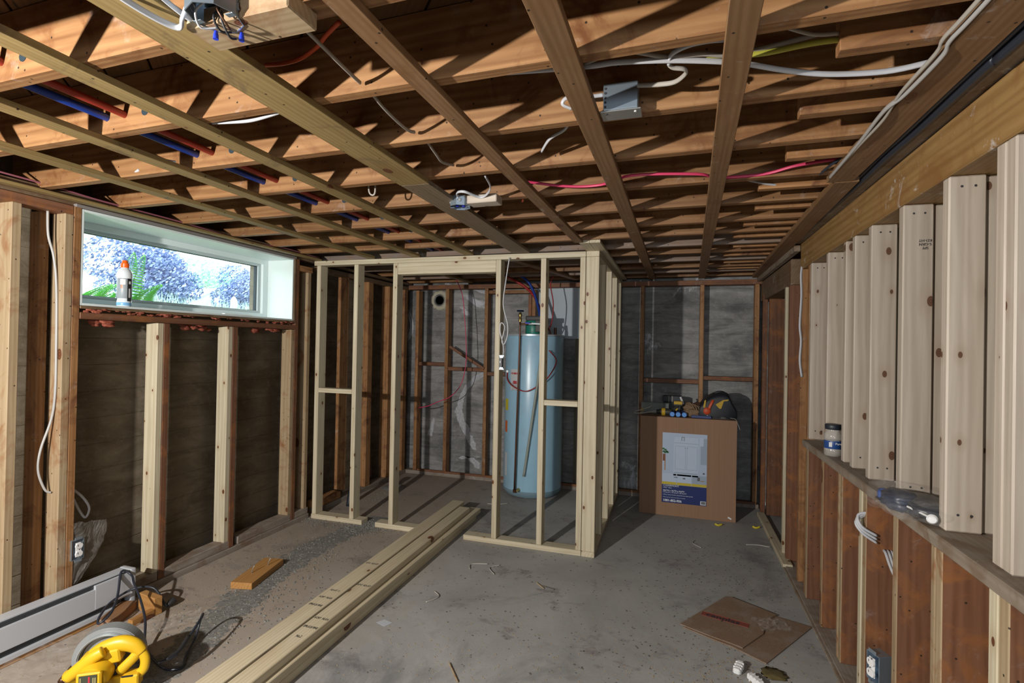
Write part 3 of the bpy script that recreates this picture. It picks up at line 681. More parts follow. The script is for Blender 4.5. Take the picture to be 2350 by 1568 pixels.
tube('power_cord', [(-1.535, 4.745, 1.19), (-1.53, 4.72, 1.12), (-1.46, 4.66, 1.06), (-1.33, 4.63, 1.015), (-1.22, 4.64, 1.06), (-1.12, 4.68, 1.15), (-1.06, 4.75, 1.3), (-1.12, 4.70, 1.4)], .0055, M_redc, wh)
lathe('cord_gland', [(0, 0), (.014, 0), (.012, .03), (0, .03)], M_steel, wh, rot=frame((-1.535, 4.762, 1.19), (1, 0, 0), (0, 0, 1)), segs=10)
tube('blue_supply_pipe', [(-1.72, 4.75, 2.17), (-1.6, 4.88, 2.18), (-1.42, 4.9, 2.095), (-1.332, 4.9, 1.965), (-1.275, 4.88, 1.80), (-1.255, 4.86, 1.72)], .013, M_bluep)
tag(bpy.data.objects['blue_supply_pipe'], 'blue plastic pipe curving down from the joists to the water heater', 'pipe')
tag(tube('red_supply_pipe', [(-1.70, 4.75, 2.13), (-1.6, 4.88, 2.115), (-1.44, 4.91, 2.03), (-1.33, 4.91, 1.925), (-1.26, 4.9, 1.79), (-1.235, 4.88, 1.72)], .012, simple('red_pex_dark', (.35, .02, .02), .25)), 'dark red plastic pipe curving down to the water heater below the blue one', 'pipe')
tag(tube('red_power_cable', [(-1.02, 4.9, 2.16), (-1.1, 4.9, 2.15), (-1.16, 4.88, 2.05), (-1.13, 4.88, 1.85), (-1.145, 4.87, 1.65), (-1.20, 4.80, 1.54)], .006, M_redc), 'thin red power cable hanging in an S-curve above the water heater', 'cable')
# hanging thin cables behind the doorway
tag(tube('hanging_red_cable', [(-2.19, 4.95, 2.13), (-2.11, 4.95, 1.95), (-2.08, 4.95, 1.72), (-2.06, 4.95, 1.49), (-2.055, 4.95, 1.26), (-2.10, 4.95, 1.04), (-2.215, 4.95, .90), (-2.36, 4.95, .835), (-2.49, 4.95, .78), (-2.60, 4.95, .76)], .0045, M_pink), 'thin crimson cable hanging free in front of the back wall, seen through the doorway', 'cable')
tag(tube('hook_up_wire', [(-1.145, 3.53, 2.07), (-1.172, 3.53, 1.88), (-1.185, 3.53, 1.73), (-1.15, 3.53, 1.59), (-1.148, 3.525, 1.51), (-1.168, 3.52, 1.45), (-1.19, 3.53, 1.47), (-1.175, 3.54, 1.57), (-1.20, 3.535, 1.60), (-1.205, 3.53, 1.54), (-1.18, 3.53, 1.44), (-1.18, 3.535, 1.37)], .0045, M_whitec), 'white cable hanging looped against the partition stud beside the water heater', 'cable')
# switch device on partition stud
def receptacle(name, M, label, faces=True, box=True, s=1.0):
    e = empty(name, (0, 0, 0)); tag(e, label, 'outlet'); e.matrix_world = M; bpy.context.view_layer.update()
    def add(nm, bm, m, sm=False):
        o = link(nm, bm, m, e, sm); return o
    if box:
        bm = bmesh.new()
        for a in [(.054, .098, .003, 0, 0, -.05), (.003, .098, .05, -.0275, 0, -.026), (.003, .098, .05, .0275, 0, -.026), (.054, .003, .05, 0, .049, -.026), (.054, .003, .05, 0, -.049, -.026)]:
            merge(bm, boxbm(a[0], a[1], a[2], 0, off=a[3:]))
        add('metal_box', bm, M_metal)
    for sy in (-1, 1):
        add('mounting_ear', boxbm(.034, .014, .0015, .001, off=(0, sy*.056, .002)), M_metal)
        bm = bmesh.new(); pts = []
        for k in range(28):
            a = 6.283*k/28; x = .0168*math.cos(a); y = .0168*math.sin(a); y = max(-.0135, min(.0135, y)); pts.append((x, y))
        v = [bm.verts.new((x, y+sy*.0195, .004)) for x, y in pts]; v2 = [bm.verts.new((x*.96, y*.96+sy*.0195, .010)) for x, y in pts]
        for k in range(28): bm.faces.new((v[k], v[(k+1) % 28], v2[(k+1) % 28], v2[k]))
        bm.faces.new(v2); add('receptacle_face', bm, M_white)
        for sx, hh in ((-1, .009), (1, .0075)): add('slot', boxbm(.0022, hh, .001, 0, off=(sx*.0064, sy*.0195+.003, .0103)), M_ink)
        lathe('ground_hole', [(0, .0107), (.0025, .0107), (.0025, .0101)], M_ink, None, (0, 0, 0), 10).parent = e
        bpy.data.objects[-1] if 0 else None
        e.children[-1].location = (0, sy*.0195-.007, 0)
    add('yoke', boxbm(.026, .07, .004, .001, off=(0, 0, .002)), M_white)
    return e
o1 = receptacle('duplex_outlet', frame((-2.838, 1.835, .376), (0, 1, 0), (0, 0, 1)), 'white duplex outlet in an open metal box, left wall beside plastic sheeting')
o2 = receptacle('duplex_outlet', frame((.70, 2.20, .298), (.40, -.917, 0), (0, 0, 1)), 'white duplex outlet standing off an old brown stud, lower right')
o3 = empty('switch_device', (-1.193, 3.54, 1.315)); tag(o3, 'bare metal switch screwed on the partition stud left of the water heater', 'switch')
par(link('switch_strap', boxbm(.026, .003, .106, .001, off=(-1.197, 3.546, 1.315)), M_metal), o3)
par(link('switch_body', boxbm(.022, .03, .066, .002, off=(-1.193, 3.532, 1.315)), simple('switch_dark', (.05, .06, .07), .4)), o3)
par(link('switch_toggle', boxbm(.008, .014, .018, .002, off=(-1.193, 3.515, 1.32)), M_white), o3)
for dz in (-.048, .048):
    for dx in (-.014, .014): par(link('plaster_ear', boxbm(.01, .004, .012, .002, off=(-1.195+dx, 3.545, 1.315+dz)), M_metal), o3)
par(link('junction_box', boxbm(.04, .05, .085, .002, off=(-1.145 if 0 else -1.19+.05, 3.60, 1.32)), simple('old_box', (.16, .15, .11), .6, .5)), o3) if 0 else None

# ---- cardboard vanity box with items on it
vb = empty('vanity_box', (.109, 4.9, 0), 'large brown cardboard box with a blue and white cabinet picture on its front', 'box')
def vp(o): o.parent = vb; o.matrix_parent_inverse = vb.matrix_world.inverted(); return o
vp(link('carton', boxbm(.782, .44, .846, .004, 2, off=(.109, 4.895, .424)), M_card))
fz = 4.674
vp(link('top_flap_seam', boxbm(.78, .004, .0015, 0, off=(.109, 4.9, .848)), M_cardold))
vp(link('picture_label', boxbm(.362, .0008, .6, 0, off=(.088, fz, .414)), simple('print_white', (.42, .51, .66), .5)))
navy = simple('print_navy', (.008, .022, .13), .45); yel = simple('print_yellow', (.55, .43, .03), .5); pw = simple('print_text', (.75, .78, .82), .5)
vp(link('label_panel', boxbm(.362, .0008, .155, 0, off=(.088, fz-.0006, .1915)), navy))
for i in range(3): vp(link('label_strip', boxbm(.118, .0008, .022, 0, off=(.088+(i-1)*.1215, fz-.0006, .281)), yel))
gl = simple('print_grey', (.31, .38, .48), .5); gw = simple('print_pale', (.48, .57, .72), .5); gd = simple('print_dark', (.10, .10, .11), .5)
def art(x, z, w, h, m, k=1): vp(link('printed_shape', boxbm(w, .0006, h, 0, off=(x, fz-.0006-.0002*k, z)), m))
art(.10, .50, .20, .30, gw); art(.10, .655, .19, .05, gw, 2); art(.10, .630, .20, .004, gl, 3); art(.055, .505, .085, .20, gl, 2); art(.15, .505, .085, .20, gl, 2)
art(.055, .505, .079, .194, gw, 3); art(.15, .505, .079, .194, gw, 3); art(.10, .375, .19, .008, gl, 3)
for x in (.092, .112): art(x, .59, .006, .004, gd, 4)
art(.065, .665, .004, .03, gd, 4); art(.085, .665, .004, .03, gd, 4); art(.075, .682, .022, .004, gd, 4); art(.243, .57, .05, .22, gl, 1); art(.225, .65, .03, .07, gw, 2)
art(-.078, .50, .022, .06, simple('print_basket', (.22, .08, .03), .6), 3); art(-.07, .43, .008, .08, simple('print_legs', (.4, .2, .07), .6), 3)
for i, (dx, dz) in enumerate([(-.082, .55), (-.068, .565), (-.058, .552), (-.085, .573), (-.05, .545), (-.07, .543)]): art(dx, dz, .018, .014, simple('print_leaf', (.02, .13, .03), .6) if i == 0 else bpy.data.materials['print_leaf'], 4)
for i in range(3): art(.088+(i-1)*.1215, .328, .115, .07, gw if i < 2 else gl, 1)
art(.02, .335, .03, .006, gd, 3); art(.088, .33, .02, .01, gd, 3); art(.205, .335, .02, .03, gd, 3); art(.235, .32, .03, .006, simple('print_tan', (.35, .2, .08), .6), 3); art(.245, .385, .016, .012, gd, 3)
fx = lambda x, z: frame((x, fz-.0012, z), (1, 0, 0), (0, 0, 1))
text('printed_text', 'CLEARMONT', .022, fx(-.082, .252), pw, None, .0002); text('printed_text', 'White \u00b7 Blanc', .013, fx(-.082, .237), pw, None, .0002)
text('printed_text', '30.5"W x 18.7"D x 34.5"H', .016, fx(-.082, .212), pw, None, .0002, bold=.0004); text('printed_text', '77.5cmW x 47.5cmP x 87.6cmH', .0145, fx(-.082, .197), pw, None, .0002)
text('printed_text', '2-Door Vanity Combo | Ensemble avec deux portes', .0115, fx(-.082, .178), pw, None, .0002)
text('printed_text', 'White cultured marble top | Dessus en marbre', .0095, fx(-.082, .157), pw, None, .0002)
text('printed_text', '1001-852-956', .027, fx(-.082, .124), pw, None, .0003, bold=.0008)
for o in [o for o in bpy.data.objects if o.name.startswith('printed_text')]: vp(o)
vp(link('barcode_panel', boxbm(.044, .0006, .032, 0, off=(.243, fz-.0012, .136)), pw))
for i in range(9): vp(link('barcode_line', boxbm(.002+.001*(i % 3), .0004, .024, 0, off=(.2275+.004*i, fz-.0018, .137)), M_ink))
vp(link('small_sticker', boxbm(.03, .0006, .012, 0, off=(0, 0, 0)), pw)); bpy.data.objects['small_sticker'].matrix_world = Matrix.Translation((.452, fz-.0008, .035)) @ Matrix.Rotation(.5, 4, 'Y')
TZ = .8475
# tool bag
bag = empty('tool_bag', (.36, 4.88, TZ), 'black tool bag with yellow patches and an orange strap on the cardboard box', 'bag')
def blob(name, loc, sc, m, parent, amp=.15, f=2.0, seed=0, sub=4, flatz=None, rz=0, tilt=0):
    bm = bmesh.new(); bmesh.ops.create_icosphere(bm, subdivisions=sub, radius=1)
    for v in bm.verts:
        c = v.co.copy(); d = 1+amp*noise.noise(c*f+Vector((seed*7.1, seed*3.3, 0)))
        c = Vector((abs(c.x)**.75*math.copysign(1, c.x), abs(c.y)**.75*math.copysign(1, c.y), abs(c.z)**.8*math.copysign(1, c.z)))*d
        v.co = Vector((c.x*sc[0], c.y*sc[1], c.z*sc[2]))
    o = link(name, bm, m, None, True)
    o.matrix_world = Matrix.Translation(loc) @ Matrix.Rotation(rz, 4, 'Z') @ Matrix.Rotation(tilt, 4, 'Y')
    if flatz is not None:
        for v in o.data.vertices:
            w = o.matrix_world @ v.co
            if w.z < flatz: w.z = flatz+.0005; v.co = o.matrix_world.inverted() @ w
    if parent: par(o, parent)
    return o
M_bagc = simple('bag_nylon', (.014, .016, .022), .55); M_bagy = simple('bag_yellow', (.52, .33, .02), .6); M_or = simple('orange_strap', (.55, .07, .015), .5)
def bagbody():
    prof = [(.205, 0), (.20, .06), (.215, .10), (.27, .165), (.33, .20), (.40, .215), (.44, .20), (.465, .14), (.50, .08), (.51, .03), (.50, 0)]
    bm = bmesh.new(); rings = []
    ys = [(-.13, .72), (-.125, .9), (-.10, 1), (0, 1.03), (.09, 1), (.12, .85)]
    for y, s in ys:
        rings.append([bm.verts.new((.36+(x-.36)*(.9+.1*s)+.004*noise.noise((x*30, y*30, 0)), 4.88+y+.006*noise.noise((x*20, y*9, z*30)), TZ+.002+z*s+.006*noise.noise((x*25, y*20, 3)) if z else TZ+.001)) for x, z in prof])
    for a, b in zip(rings, rings[1:]):
        for k in range(len(prof)): bm.faces.new((a[k], a[(k+1) % len(prof)], b[(k+1) % len(prof)], b[k]))
    bm.faces.new(rings[0]); bm.faces.new(rings[-1][::-1]); bmesh.ops.recalc_face_normals(bm, faces=bm.faces[:])
    bmesh.ops.subdivide_edges(bm, edges=bm.edges[:], cuts=1, smooth=.6)
    o = link('bag_body', bm, M_bagc, None, True); par(o, bag)
bagbody()
def patch(name, pts, y, m, parent, t=.003):
    bm = bmesh.new(); v = [bm.verts.new((x, y+ (0 if len(p) < 1 else 0), z)) for p in [0] for x, z in pts] if 0 else [bm.verts.new((x, y, TZ+z)) for x, z in pts]
    f = bm.faces.new(v); r = bmesh.ops.extrude_face_region(bm, geom=[f])
    for q in r['geom']:
        if isinstance(q, bmesh.types.BMVert): q.co.y += t
    bmesh.ops.recalc_face_normals(bm, faces=bm.faces[:]); o = link(name, bm, m); par(o, parent); return o
patch('yellow_patch', [(.335, .12), (.385, .155), (.40, .15), (.375, .075)], 4.746, M_bagy, bag)
patch('yellow_patch', [(.385, .160), (.44, .168), (.43, .155), (.395, .15)], 4.748, M_bagy, bag)
patch('yellow_patch', [(.235, .09), (.245, .15), (.258, .158), (.252, .09)], 4.742, M_bagy, bag)
tube('shoulder_strap', [(.275, 4.742, TZ+.06), (.29, 4.74, TZ+.105), (.312, 4.75, TZ+.15), (.335, 4.80, TZ+.185)], .012, M_or, bag, flat=.3)
lathe('reel', [(0, .02), (.02, .02), (.03, .012), (.03, 0)], M_or, bag, rot=frame((.266, 4.745, TZ+.062), (1, 0, 0), (0, 0, 1)), segs=24)
lathe('buckle', [(0, .01), (.006, .01), (.006, 0)], M_steel, bag, rot=frame((.27, 4.745, TZ+.02), (1, 0, 0), (0, 0, 1)), segs=8)
tube('carry_handle', [(.30, 4.86, TZ+.17), (.34, 4.84, TZ+.215), (.40, 4.84, TZ+.222), (.44, 4.86, TZ+.18)], .009, M_bagc, bag, flat=.5)
# tan work gloves / pouch
M_tan = simple('tan_leather', (.22, .14, .08), .8); M_tan2 = simple('brown_leather', (.09, .045, .025), .7)
gv = empty('tool_pouch', (.15, 4.82, TZ), 'tan leather tool pouch slumped between the drill and the black bag', 'pouch')
blob('pouch_body', (.155, 4.80, TZ+.035), (.065, .05, .04), M_tan, gv, .35, 2.2, 1, 4, TZ)
blob('pouch_body', (.13, 4.82, TZ+.07), (.05, .04, .045), M_tan, gv, .5, 2.6, 2, 4, TZ)
blob('pouch_flap', (.19, 4.85, TZ+.06), (.045, .05, .06), M_tan2, gv, .4, 2.5, 3, 3, TZ)
for i in range(4): tube('lace', [(.10+.02*i, 4.80, TZ+.11), (.13+.025*i, 4.775, TZ+.12-.01*i), (.16+.02*i, 4.765, TZ+.08), (.17+.018*i, 4.76, TZ+.05)], .005, M_tan, gv, flat=.5)
# drill
dr = empty('cordless_drill', (-.04, 4.76, TZ), 'yellow and black cordless drill lying at the left front of the cardboard box', 'drill')
lathe('motor_housing', [(0, 0), (.026, .0), (.03, .02), (.031, .07), (.026, .085), (.02, .1), (.016, .13), (0, .135)], simple('drill_dark', (.035, .035, .03), .5), dr, rot=Matrix.Translation((-.02, 4.77, TZ+.033)) @ Matrix.Rotation(-math.pi/2, 4, 'Y'), segs=20)
lathe('drill_band', [(.0302, .02), (.033, .022), (.033, .05), (.0302, .052)], M_bagy, dr, rot=Matrix.Translation((-.055, 4.77, TZ+.033)) @ Matrix.Rotation(-math.pi/2, 4, 'Y'), segs=20)
bar('grip', (-.015, 4.78, TZ+.045), (.035, 4.79, TZ+.105), .035, .032, simple('drill_black', (.02, .02, .02), .55), dr, .008)
par(link('battery', boxbm(.07, .06, .03, .006, 2, off=(.03, 4.79, TZ+.115)), M_bagy), dr)
par(link('battery', boxbm(.075, .065, .015, .006, 2, off=(.03, 4.79, TZ+.097)), bpy.data.materials['drill_black']), dr)
bar('trigger', (.01, 4.755, TZ+.05), (.028, 4.755, TZ+.07), .012, .012, M_bagy, dr)
# blue tubes, their ends to the room
tw = [('left', -.017), ('middle', .032), ('right', .082)]
for i, (w, x) in enumerate(tw):
    e = empty('caulking_tube', (x, 4.76, TZ), 'blue capped tube lying end-on at the box edge, %s of the three' % {'left': 'leftmost', 'middle': 'middle', 'right': 'rightmost'}[w], 'tube', 'blue tubes on the cardboard box')
    Mt = Matrix.Translation((x, 4.70, TZ+.0225)) @ Matrix.Rotation(-math.pi/2, 4, 'X')
    lathe('tube_body', [(0, .004), (.0215, .004), (.0215, .15), (0, .15)], simple('tube_blue', (.01, .05, .28), .4) if i == 0 else bpy.data.materials['tube_blue'], e, rot=Mt, segs=24)
    lathe('end_cap', [(0, .0), (.018, .0), (.02, .004)], simple('cap_blue', (.10, .32, .78), .4) if i == 0 else bpy.data.materials['cap_blue'], e, rot=Mt, segs=24)
# organiser
og = empty('parts_organiser', (-.17, 4.93, TZ), 'clear plastic parts organiser at the back left of the cardboard box', 'case')
M_clr = clearp('clear_plastic', (.4, .44, .42), .28)
for a in [(.24, .16, .003, -.17, 4.96, .002), (.24, .003, .09, -.17, 4.88, .046), (.24, .003, .09, -.17, 5.04, .046), (.003, .16, .09, -.29, 4.96, .046), (.003, .16, .09, -.05, 4.96, .046), (.25, .17, .004, -.17, 4.96, .094), (.003, .16, .08, -.13, 4.96, .046), (.003, .16, .08, -.21, 4.96, .046)]:
    par(link('clear_wall', boxbm(a[0], a[1], a[2], 0, off=(a[3], a[4], TZ+a[5]+.0015)), M_clr), og)
par(link('latch', boxbm(.02, .01, .03, .003, off=(-.28, 4.875, TZ+.03)), M_bagy), og); par(link('latch', boxbm(.02, .01, .03, .003, off=(-.07, 4.875, TZ+.03)), M_bagy), og)
sh = empty('tool_case', (-.02, 4.98, TZ), 'dark grey soft case with two pale stripes behind the drill on the box', 'case')
par(link('case_body', boxbm(.17, .09, .055, .012, 2, off=(-.02, 5.05, TZ+.125)), simple('case_grey', (.035, .04, .05), .6)), sh)
for dx in (-.03, 0): par(link('pale_stripe', boxbm(.014, .092, .057, .012, 2, off=(-.02+dx, 5.049, TZ+.125)), simple('stripe_pale', (.25, .23, .2), .6) if dx else bpy.data.materials['stripe_pale']), sh)
par(link('case_foot', boxbm(.16, .08, .1, .01, off=(-.02, 5.06, TZ+.0505)), bpy.data.materials['case_grey']), sh)
tag(tube('grey_cord_bundle', [(-.10, 4.78, TZ+.03), (-.18, 4.77, TZ+.03), (-.27, 4.76, TZ+.012), (-.33, 4.77, TZ+.008), (-.34, 4.79, TZ+.02), (-.29, 4.80, TZ+.035), (-.22, 4.79, TZ+.06), (-.20, 4.80, TZ+.075)], .006, M_greyc), 'grey cord looping over the left edge of the cardboard box', 'cord')
tag(tube('extension_cord', [(-.06, 4.80, TZ+.05), (-.15, 4.80, TZ+.04), (-.24, 4.81, TZ+.012), (-.29, 4.82, TZ+.01)], .005, M_greyc), 'thin grey cord lying behind the looped one on the box', 'cord')
lv = bar('blue_level', (.14, 4.72, TZ+.012), (.30, 4.71, TZ+.012), .02, .022, simple('level_blue', (.012, .035, .16), .4), None); tag(lv, 'short dark blue bar tool lying at the front edge of the cardboard box', 'tool')
tag(bar('steel_rule', (.28, 4.72, TZ+.004), (.44, 4.73, TZ+.004), .012, .004, M_steel), 'thin steel rod lying at the right front of the cardboard box', 'tool')
tag(tube('loose_string', [(.44, 4.75, TZ+.012), (.475, 4.72, TZ+.012), (.49, 4.70, TZ+.008), (.505, 4.66, TZ-.03), (.52, 4.655, TZ-.07)], .002, simple('string', (.4, .38, .33), .8)), 'pale string dangling over the right corner of the cardboard box', 'string')
tp = empty('tape_measure', (.38, 4.73, TZ)); tag(tp, 'small grey tape reel lying at the right front of the cardboard box', 'tape')
lathe('reel_side', [(0, 0), (.025, 0), (.027, .006), (.02, .014), (0, .016)], M_steel, tp, (.40, 4.735, TZ+.0065), 20); lathe('reel_hub', [(0, .016), (.01, .016), (.01, .02), (0, .02)], M_gasket, tp, (.40, 4.735, TZ+.0065), 12)
tag(bar('white_marker', (.05, 4.87, TZ+.16), (.075, 4.84, TZ+.10), .014, .014, M_white), 'white stub of a marker sticking up behind the tan pouch', 'marker')
# ---- ceiling electrics and pipes
blue = tube('blue_water_pipe', [(-1.82, -.3, 2.175), (-1.815, 1, 2.173), (-1.82, 2, 2.17), (-1.81, 3.2, 2.17), (-1.8, 4.6, 2.17), (-1.72, 4.75, 2.17)], .0125, M_bluep, None, 6, 12); tag(blue, 'long blue plastic water pipe running through the joists on the left', 'pipe')
red = tube('red_water_pipe', [(-1.735, -.3, 2.172), (-1.73, 1, 2.172), (-1.745, 2, 2.17), (-1.735, 3.2, 2.168), (-1.74, 4.6, 2.16), (-1.70, 4.75, 2.13)], .0115, M_redp, None, 6, 12); tag(red, 'long red plastic water pipe running beside the blue pipe through the joists', 'pipe')
def octbox(name, loc, label, r=.05, h=.045, rz=0, open_down=True):
    e = empty(name, loc); tag(e, label, 'junction box')
    def lath(nm, pr, m, segs=8, dx=0, dy=0): 
        return lathe(nm, pr, m, e, (loc[0]+dx, loc[1]+dy, loc[2]), segs, smooth=False)
    lath('box_shell', [(0, h), (r, h), (r, 0), (r-.002, 0), (r-.002, h-.002), (0, h-.002)], M_metal)
    for a in (.3, 1.9, 3.4, 5.0): par(link('knockout', boxbm(.016, .002, .016, .004, off=(0, 0, 0)), M_steel), e).matrix_world = Matrix.Translation((loc[0]+r*.93*math.cos(a), loc[1]+r*.93*math.sin(a), loc[2]+h*.5)) @ Matrix.Rotation(a+math.pi/2, 4, 'Z')
    for s in (-1, 1): par(link('mounting_ear', boxbm(.02, .012, .0015, .001, off=(loc[0]+s*(r-.012), loc[1], loc[2])), M_metal), e)
    return e
e1 = octbox('ceiling_box', (-.882, .795, 2.078), 'octagonal metal junction box with dangling wires at the top edge, near the wide strap', .052, .045)
for k, (dx, dy, dz) in enumerate([(-.03, -.01, -.012), (.005, .02, -.02), (.02, .0, -.015), (-.01, .015, -.008)]):
    tube('loose_wire', [(e1.location.x+dx*.3, e1.location.y+dy, 2.11), (e1.location.x+dx*.9, e1.location.y+dy-.01, 2.085), (e1.location.x+dx*1.2, e1.location.y+dy+.01, 2.078+dz), (e1.location.x+dx*.5, e1.location.y+dy+.03, 2.085+dz)], .0022, [M_whitec, M_black, M_copper, M_black][k], e1)
for dx, dy in ((-.035, .035), (.012, .055)): lathe('wire_nut', [(0, 0), (.0055, 0), (.005, .009), (.003, .017), (0, .018)], M_wire_blue, e1, (e1.location.x+dx, e1.location.y+dy, 2.062), 10)
tag(bar('mounting_block', (-.975, .852, 2.098), (-.715, .848, 2.098), .085, .036, M_mid, None, .003), 'short pale wood block screwed under a joist next to the octagonal box at the top', 'wood block')
tag(bar('spacer_block', (-.86, .80, 2.16), (-.79, .80, 2.16), .05, .09, M_old, None, .003), 'brown wood spacer standing behind the octagonal ceiling box', 'wood block')
e2 = empty('steel_wall_box', (-.16, 1.49, 2.11)); tag(e2, 'square galvanised steel box fixed to a joist between two brown straps', 'junction box')
bm = boxbm(.096, .05, .075, .002, off=(-.158, 1.492, 2.147)); par(link('box_shell', bm, M_metal), e2)
par(link('box_flange', boxbm(.112, .06, .004, .001, off=(-.158, 1.50, 2.1075)), M_steel), e2)
for i in range(5): lathe('punched_hole', [(0, .0), (.0035, .0), (.0035, .001)], M_ink, e2, rot=frame((-.2, 1.4665, 2.118+.013*i), (1, 0, 0), (0, 0, 1)), segs=8)
for dx in (-.04, .04): lathe('screw_head', [(0, 0), (.004, 0), (.003, .002), (0, .002)], M_ink if dx < 0 else M_white, e2, rot=Matrix.Translation((-.158+dx, 1.485, 2.1055)) @ Matrix.Rotation(math.pi, 4, 'X'), segs=8)
e3 = octbox('ceiling_box', (-.965, 2.22, 2.078), 'octagonal metal junction box, mid ceiling by the dark end of the wide strap', .05, .045)
for dx, dy in ((-.015, 0), (.012, .01), (.02, -.01)): lathe('wire_nut', [(0, 0), (.008, 0), (.0075, .012), (.0045, .024), (0, .025)], M_wire_blue, e3, (e3.location.x+dx, e3.location.y+dy, 2.082), 10)
tag(bar('mounting_block', (-.915, 2.215, 2.10), (-.77, 2.21, 2.10), .075, .037, M_newpale, None, .003), 'short white-ended wood block under a joist beside the mid ceiling octagonal box', 'wood block')
def cable(pts, r, m, label, flat=.55, cat='cable', name='cable'):
    return tag(tube(name, pts, r, m, None, 6, 8, flat), label, cat)
cable([(-1.05, .60, 2.13), (-1.03, .68, 2.10), (-1.01, .75, 2.085), (-.985, .80, 2.08), (-.955, .785, 2.085), (-.94, .78, 2.10)], .0075, M_whitec, 'white flat cable drooping left of the octagonal box at the top edge')
cable([(-.985, .62, 2.16), (-.975, .72, 2.12), (-.965, .80, 2.10), (-.94, .83, 2.095), (-.90, .82, 2.11)], .0065, M_whitec, 'second white flat cable curling behind the first beside the octagonal box at the top')
cable([(-.027, 1.315, 2.135), (-.020, 1.29, 2.145), (.015, 1.272, 2.15), (.056, 1.268, 2.152), (.127, 1.272, 2.155), (.17, 1.262, 2.19), (.2, 1.25, 2.23)], .008, M_whitec, 'white printed flat cable arching up across the brown strap near the top')
cable([(-.026, 1.318, 2.135), (-.016, 1.325, 2.13), (.010, 1.335, 2.128), (.014, 1.36, 2.13), (-.011, 1.40, 2.132), (-.05, 1.42, 2.14), (-.11, 1.46, 2.165)], .0065, M_greyc, 'dusty grey cable turning back down to the steel box between the straps')
cable([(-.60, 1.235, 2.15), (-.477, 1.25, 2.142), (-.23, 1.28, 2.14), (-.144, 1.283, 2.14), (-.011, 1.305, 2.137), (.131, 1.352, 2.135), (.248, 1.42, 2.135), (.354, 1.462, 2.132), (.481, 1.48, 2.13), (.57, 1.47, 2.135)], .0075, M_whitec, 'long white cable crossing the joist bay to the right wall above the straps')
cable([(-.23, 1.275, 2.145), (-.162, 1.258, 2.15), (-.111, 1.262, 2.15), (-.031, 1.30, 2.146), (.05, 1.31, 2.146), (.129, 1.335, 2.147), (.3, 1.34, 2.17)], .0065, M_greyc, 'grey cable bundled with the white ones in the first joist bay')
cable([(.06, 1.325, 2.15), (.177, 1.338, 2.142), (.314, 1.338, 2.15), (.54, 1.375, 2.16)], .0075, M_yelc, 'yellow cable passing through the joist bay towards the right wall')
cable([(.15, 1.23, 2.16), (.20, 1.25, 2.155), (.28, 1.30, 2.15), (.34, 1.33, 2.16)], .005, M_greyc, 'thin pale cable slanting to the short joist end at the upper right')
cable([(-.21, 1.49, 2.165), (-.26, 1.48, 2.16), (-.31, 1.47, 2.16), (-.325, 1.475, 2.145), (-.30, 1.49, 2.135)], .006, M_whitec, 'short white cable entering the steel box from the left behind a strap')
cable([(-.47, 1.80, 2.14), (-.42, 1.72, 2.15), (-.36, 1.68, 2.16), (-.32, 1.62, 2.18)], .0065, M_whitec, 'blue-white cable stub slanting between two brown straps, mid ceiling')
cable([(-.665, 2.12, 2.15), (-.464, 2.205, 2.135), (-.312, 2.205, 2.13), (-.178, 2.13, 2.135), (.071, 2.16, 2.13), (.148, 2.215, 2.127), (.317, 2.225, 2.13), (.428, 2.18, 2.14), (.572, 2.17, 2.15)], .006, M_pink, 'bright pink cable waving across the ceiling below the joists')
cable([(.25, 2.33, 2.15), (.36, 2.38, 2.135), (.45, 2.41, 2.13), (.56, 2.42, 2.13)], .005, M_whitec, 'thin white cable below the pink one near the right wall')
cable([(.549, .6, 2.105), (.548, 1.19, 2.105), (.545, 1.317, 2.105), (.552, 1.371, 2.098), (.548, 1.555, 2.10), (.538, 1.662, 2.106), (.546, 1.884, 2.105), (.55, 2.085, 2.105), (.555, 2.26, 2.108)], .0075, M_greyw, 'white cable stapled along the left side of the wide brown strap by the right wall')
cable([(.535, .6, 2.11), (.536, 1.19, 2.11), (.533, 1.317, 2.11), (.54, 1.371, 2.105), (.54, 1.555, 2.106), (.55, 1.70, 2.098), (.55, 1.884, 2.10), (.56, 2.28, 2.115)], .006, M_greyc, 'grey cable running alongside the white cable by the right wall')
cable([(.680, .5, 2.108), (.680, 1.342, 2.105), (.675, 1.458, 2.106), (.681, 1.801, 2.107), (.676, 2.042, 2.107), (.688, 2.43, 2.112), (.70, 3.0, 2.13)], .014, M_blackc, 'thick black cable running between the right-hand strap and the beam', .9)
cable([(.660, .5, 2.118), (.663, 1.3, 2.12), (.660, 1.6, 2.118), (.665, 2.0, 2.12), (.675, 2.4, 2.125)], .012, M_blackc, 'second black cable tucked beside the thick one above the beam', .9)
cable([(.565, 2.12, 2.14), (.54, 2.16, 2.13), (.52, 2.22, 2.12), (.52, 2.26, 2.125)], .006, M_blackc, 'short black cable end curling by the right-hand strap joint')
cable([(-1.09, 1.148, 2.20), (-1.03, 1.15, 2.197), (-.969, 1.145, 2.2), (-.90, 1.12, 2.205), (-.848, 1.09, 2.21), (-.788, 1.06, 2.215)], .0055, M_orange, 'thin orange-red cable curving between the wide strap and the next at the top', 1)
cable([(-.795, .93, 2.135), (-.806, 1.12, 2.13), (-.815, 1.19, 2.135)], .0055, M_greyc, 'dusty cable segment slanting down from the pale block at the top', .7)
cable([(-.824, 1.235, 2.145), (-.83, 1.35, 2.13), (-.837, 1.48, 2.13), (-.835, 1.53, 2.14)], .0055, M_greyc, 'dusty cable segment sagging through the second joist bay', .7)
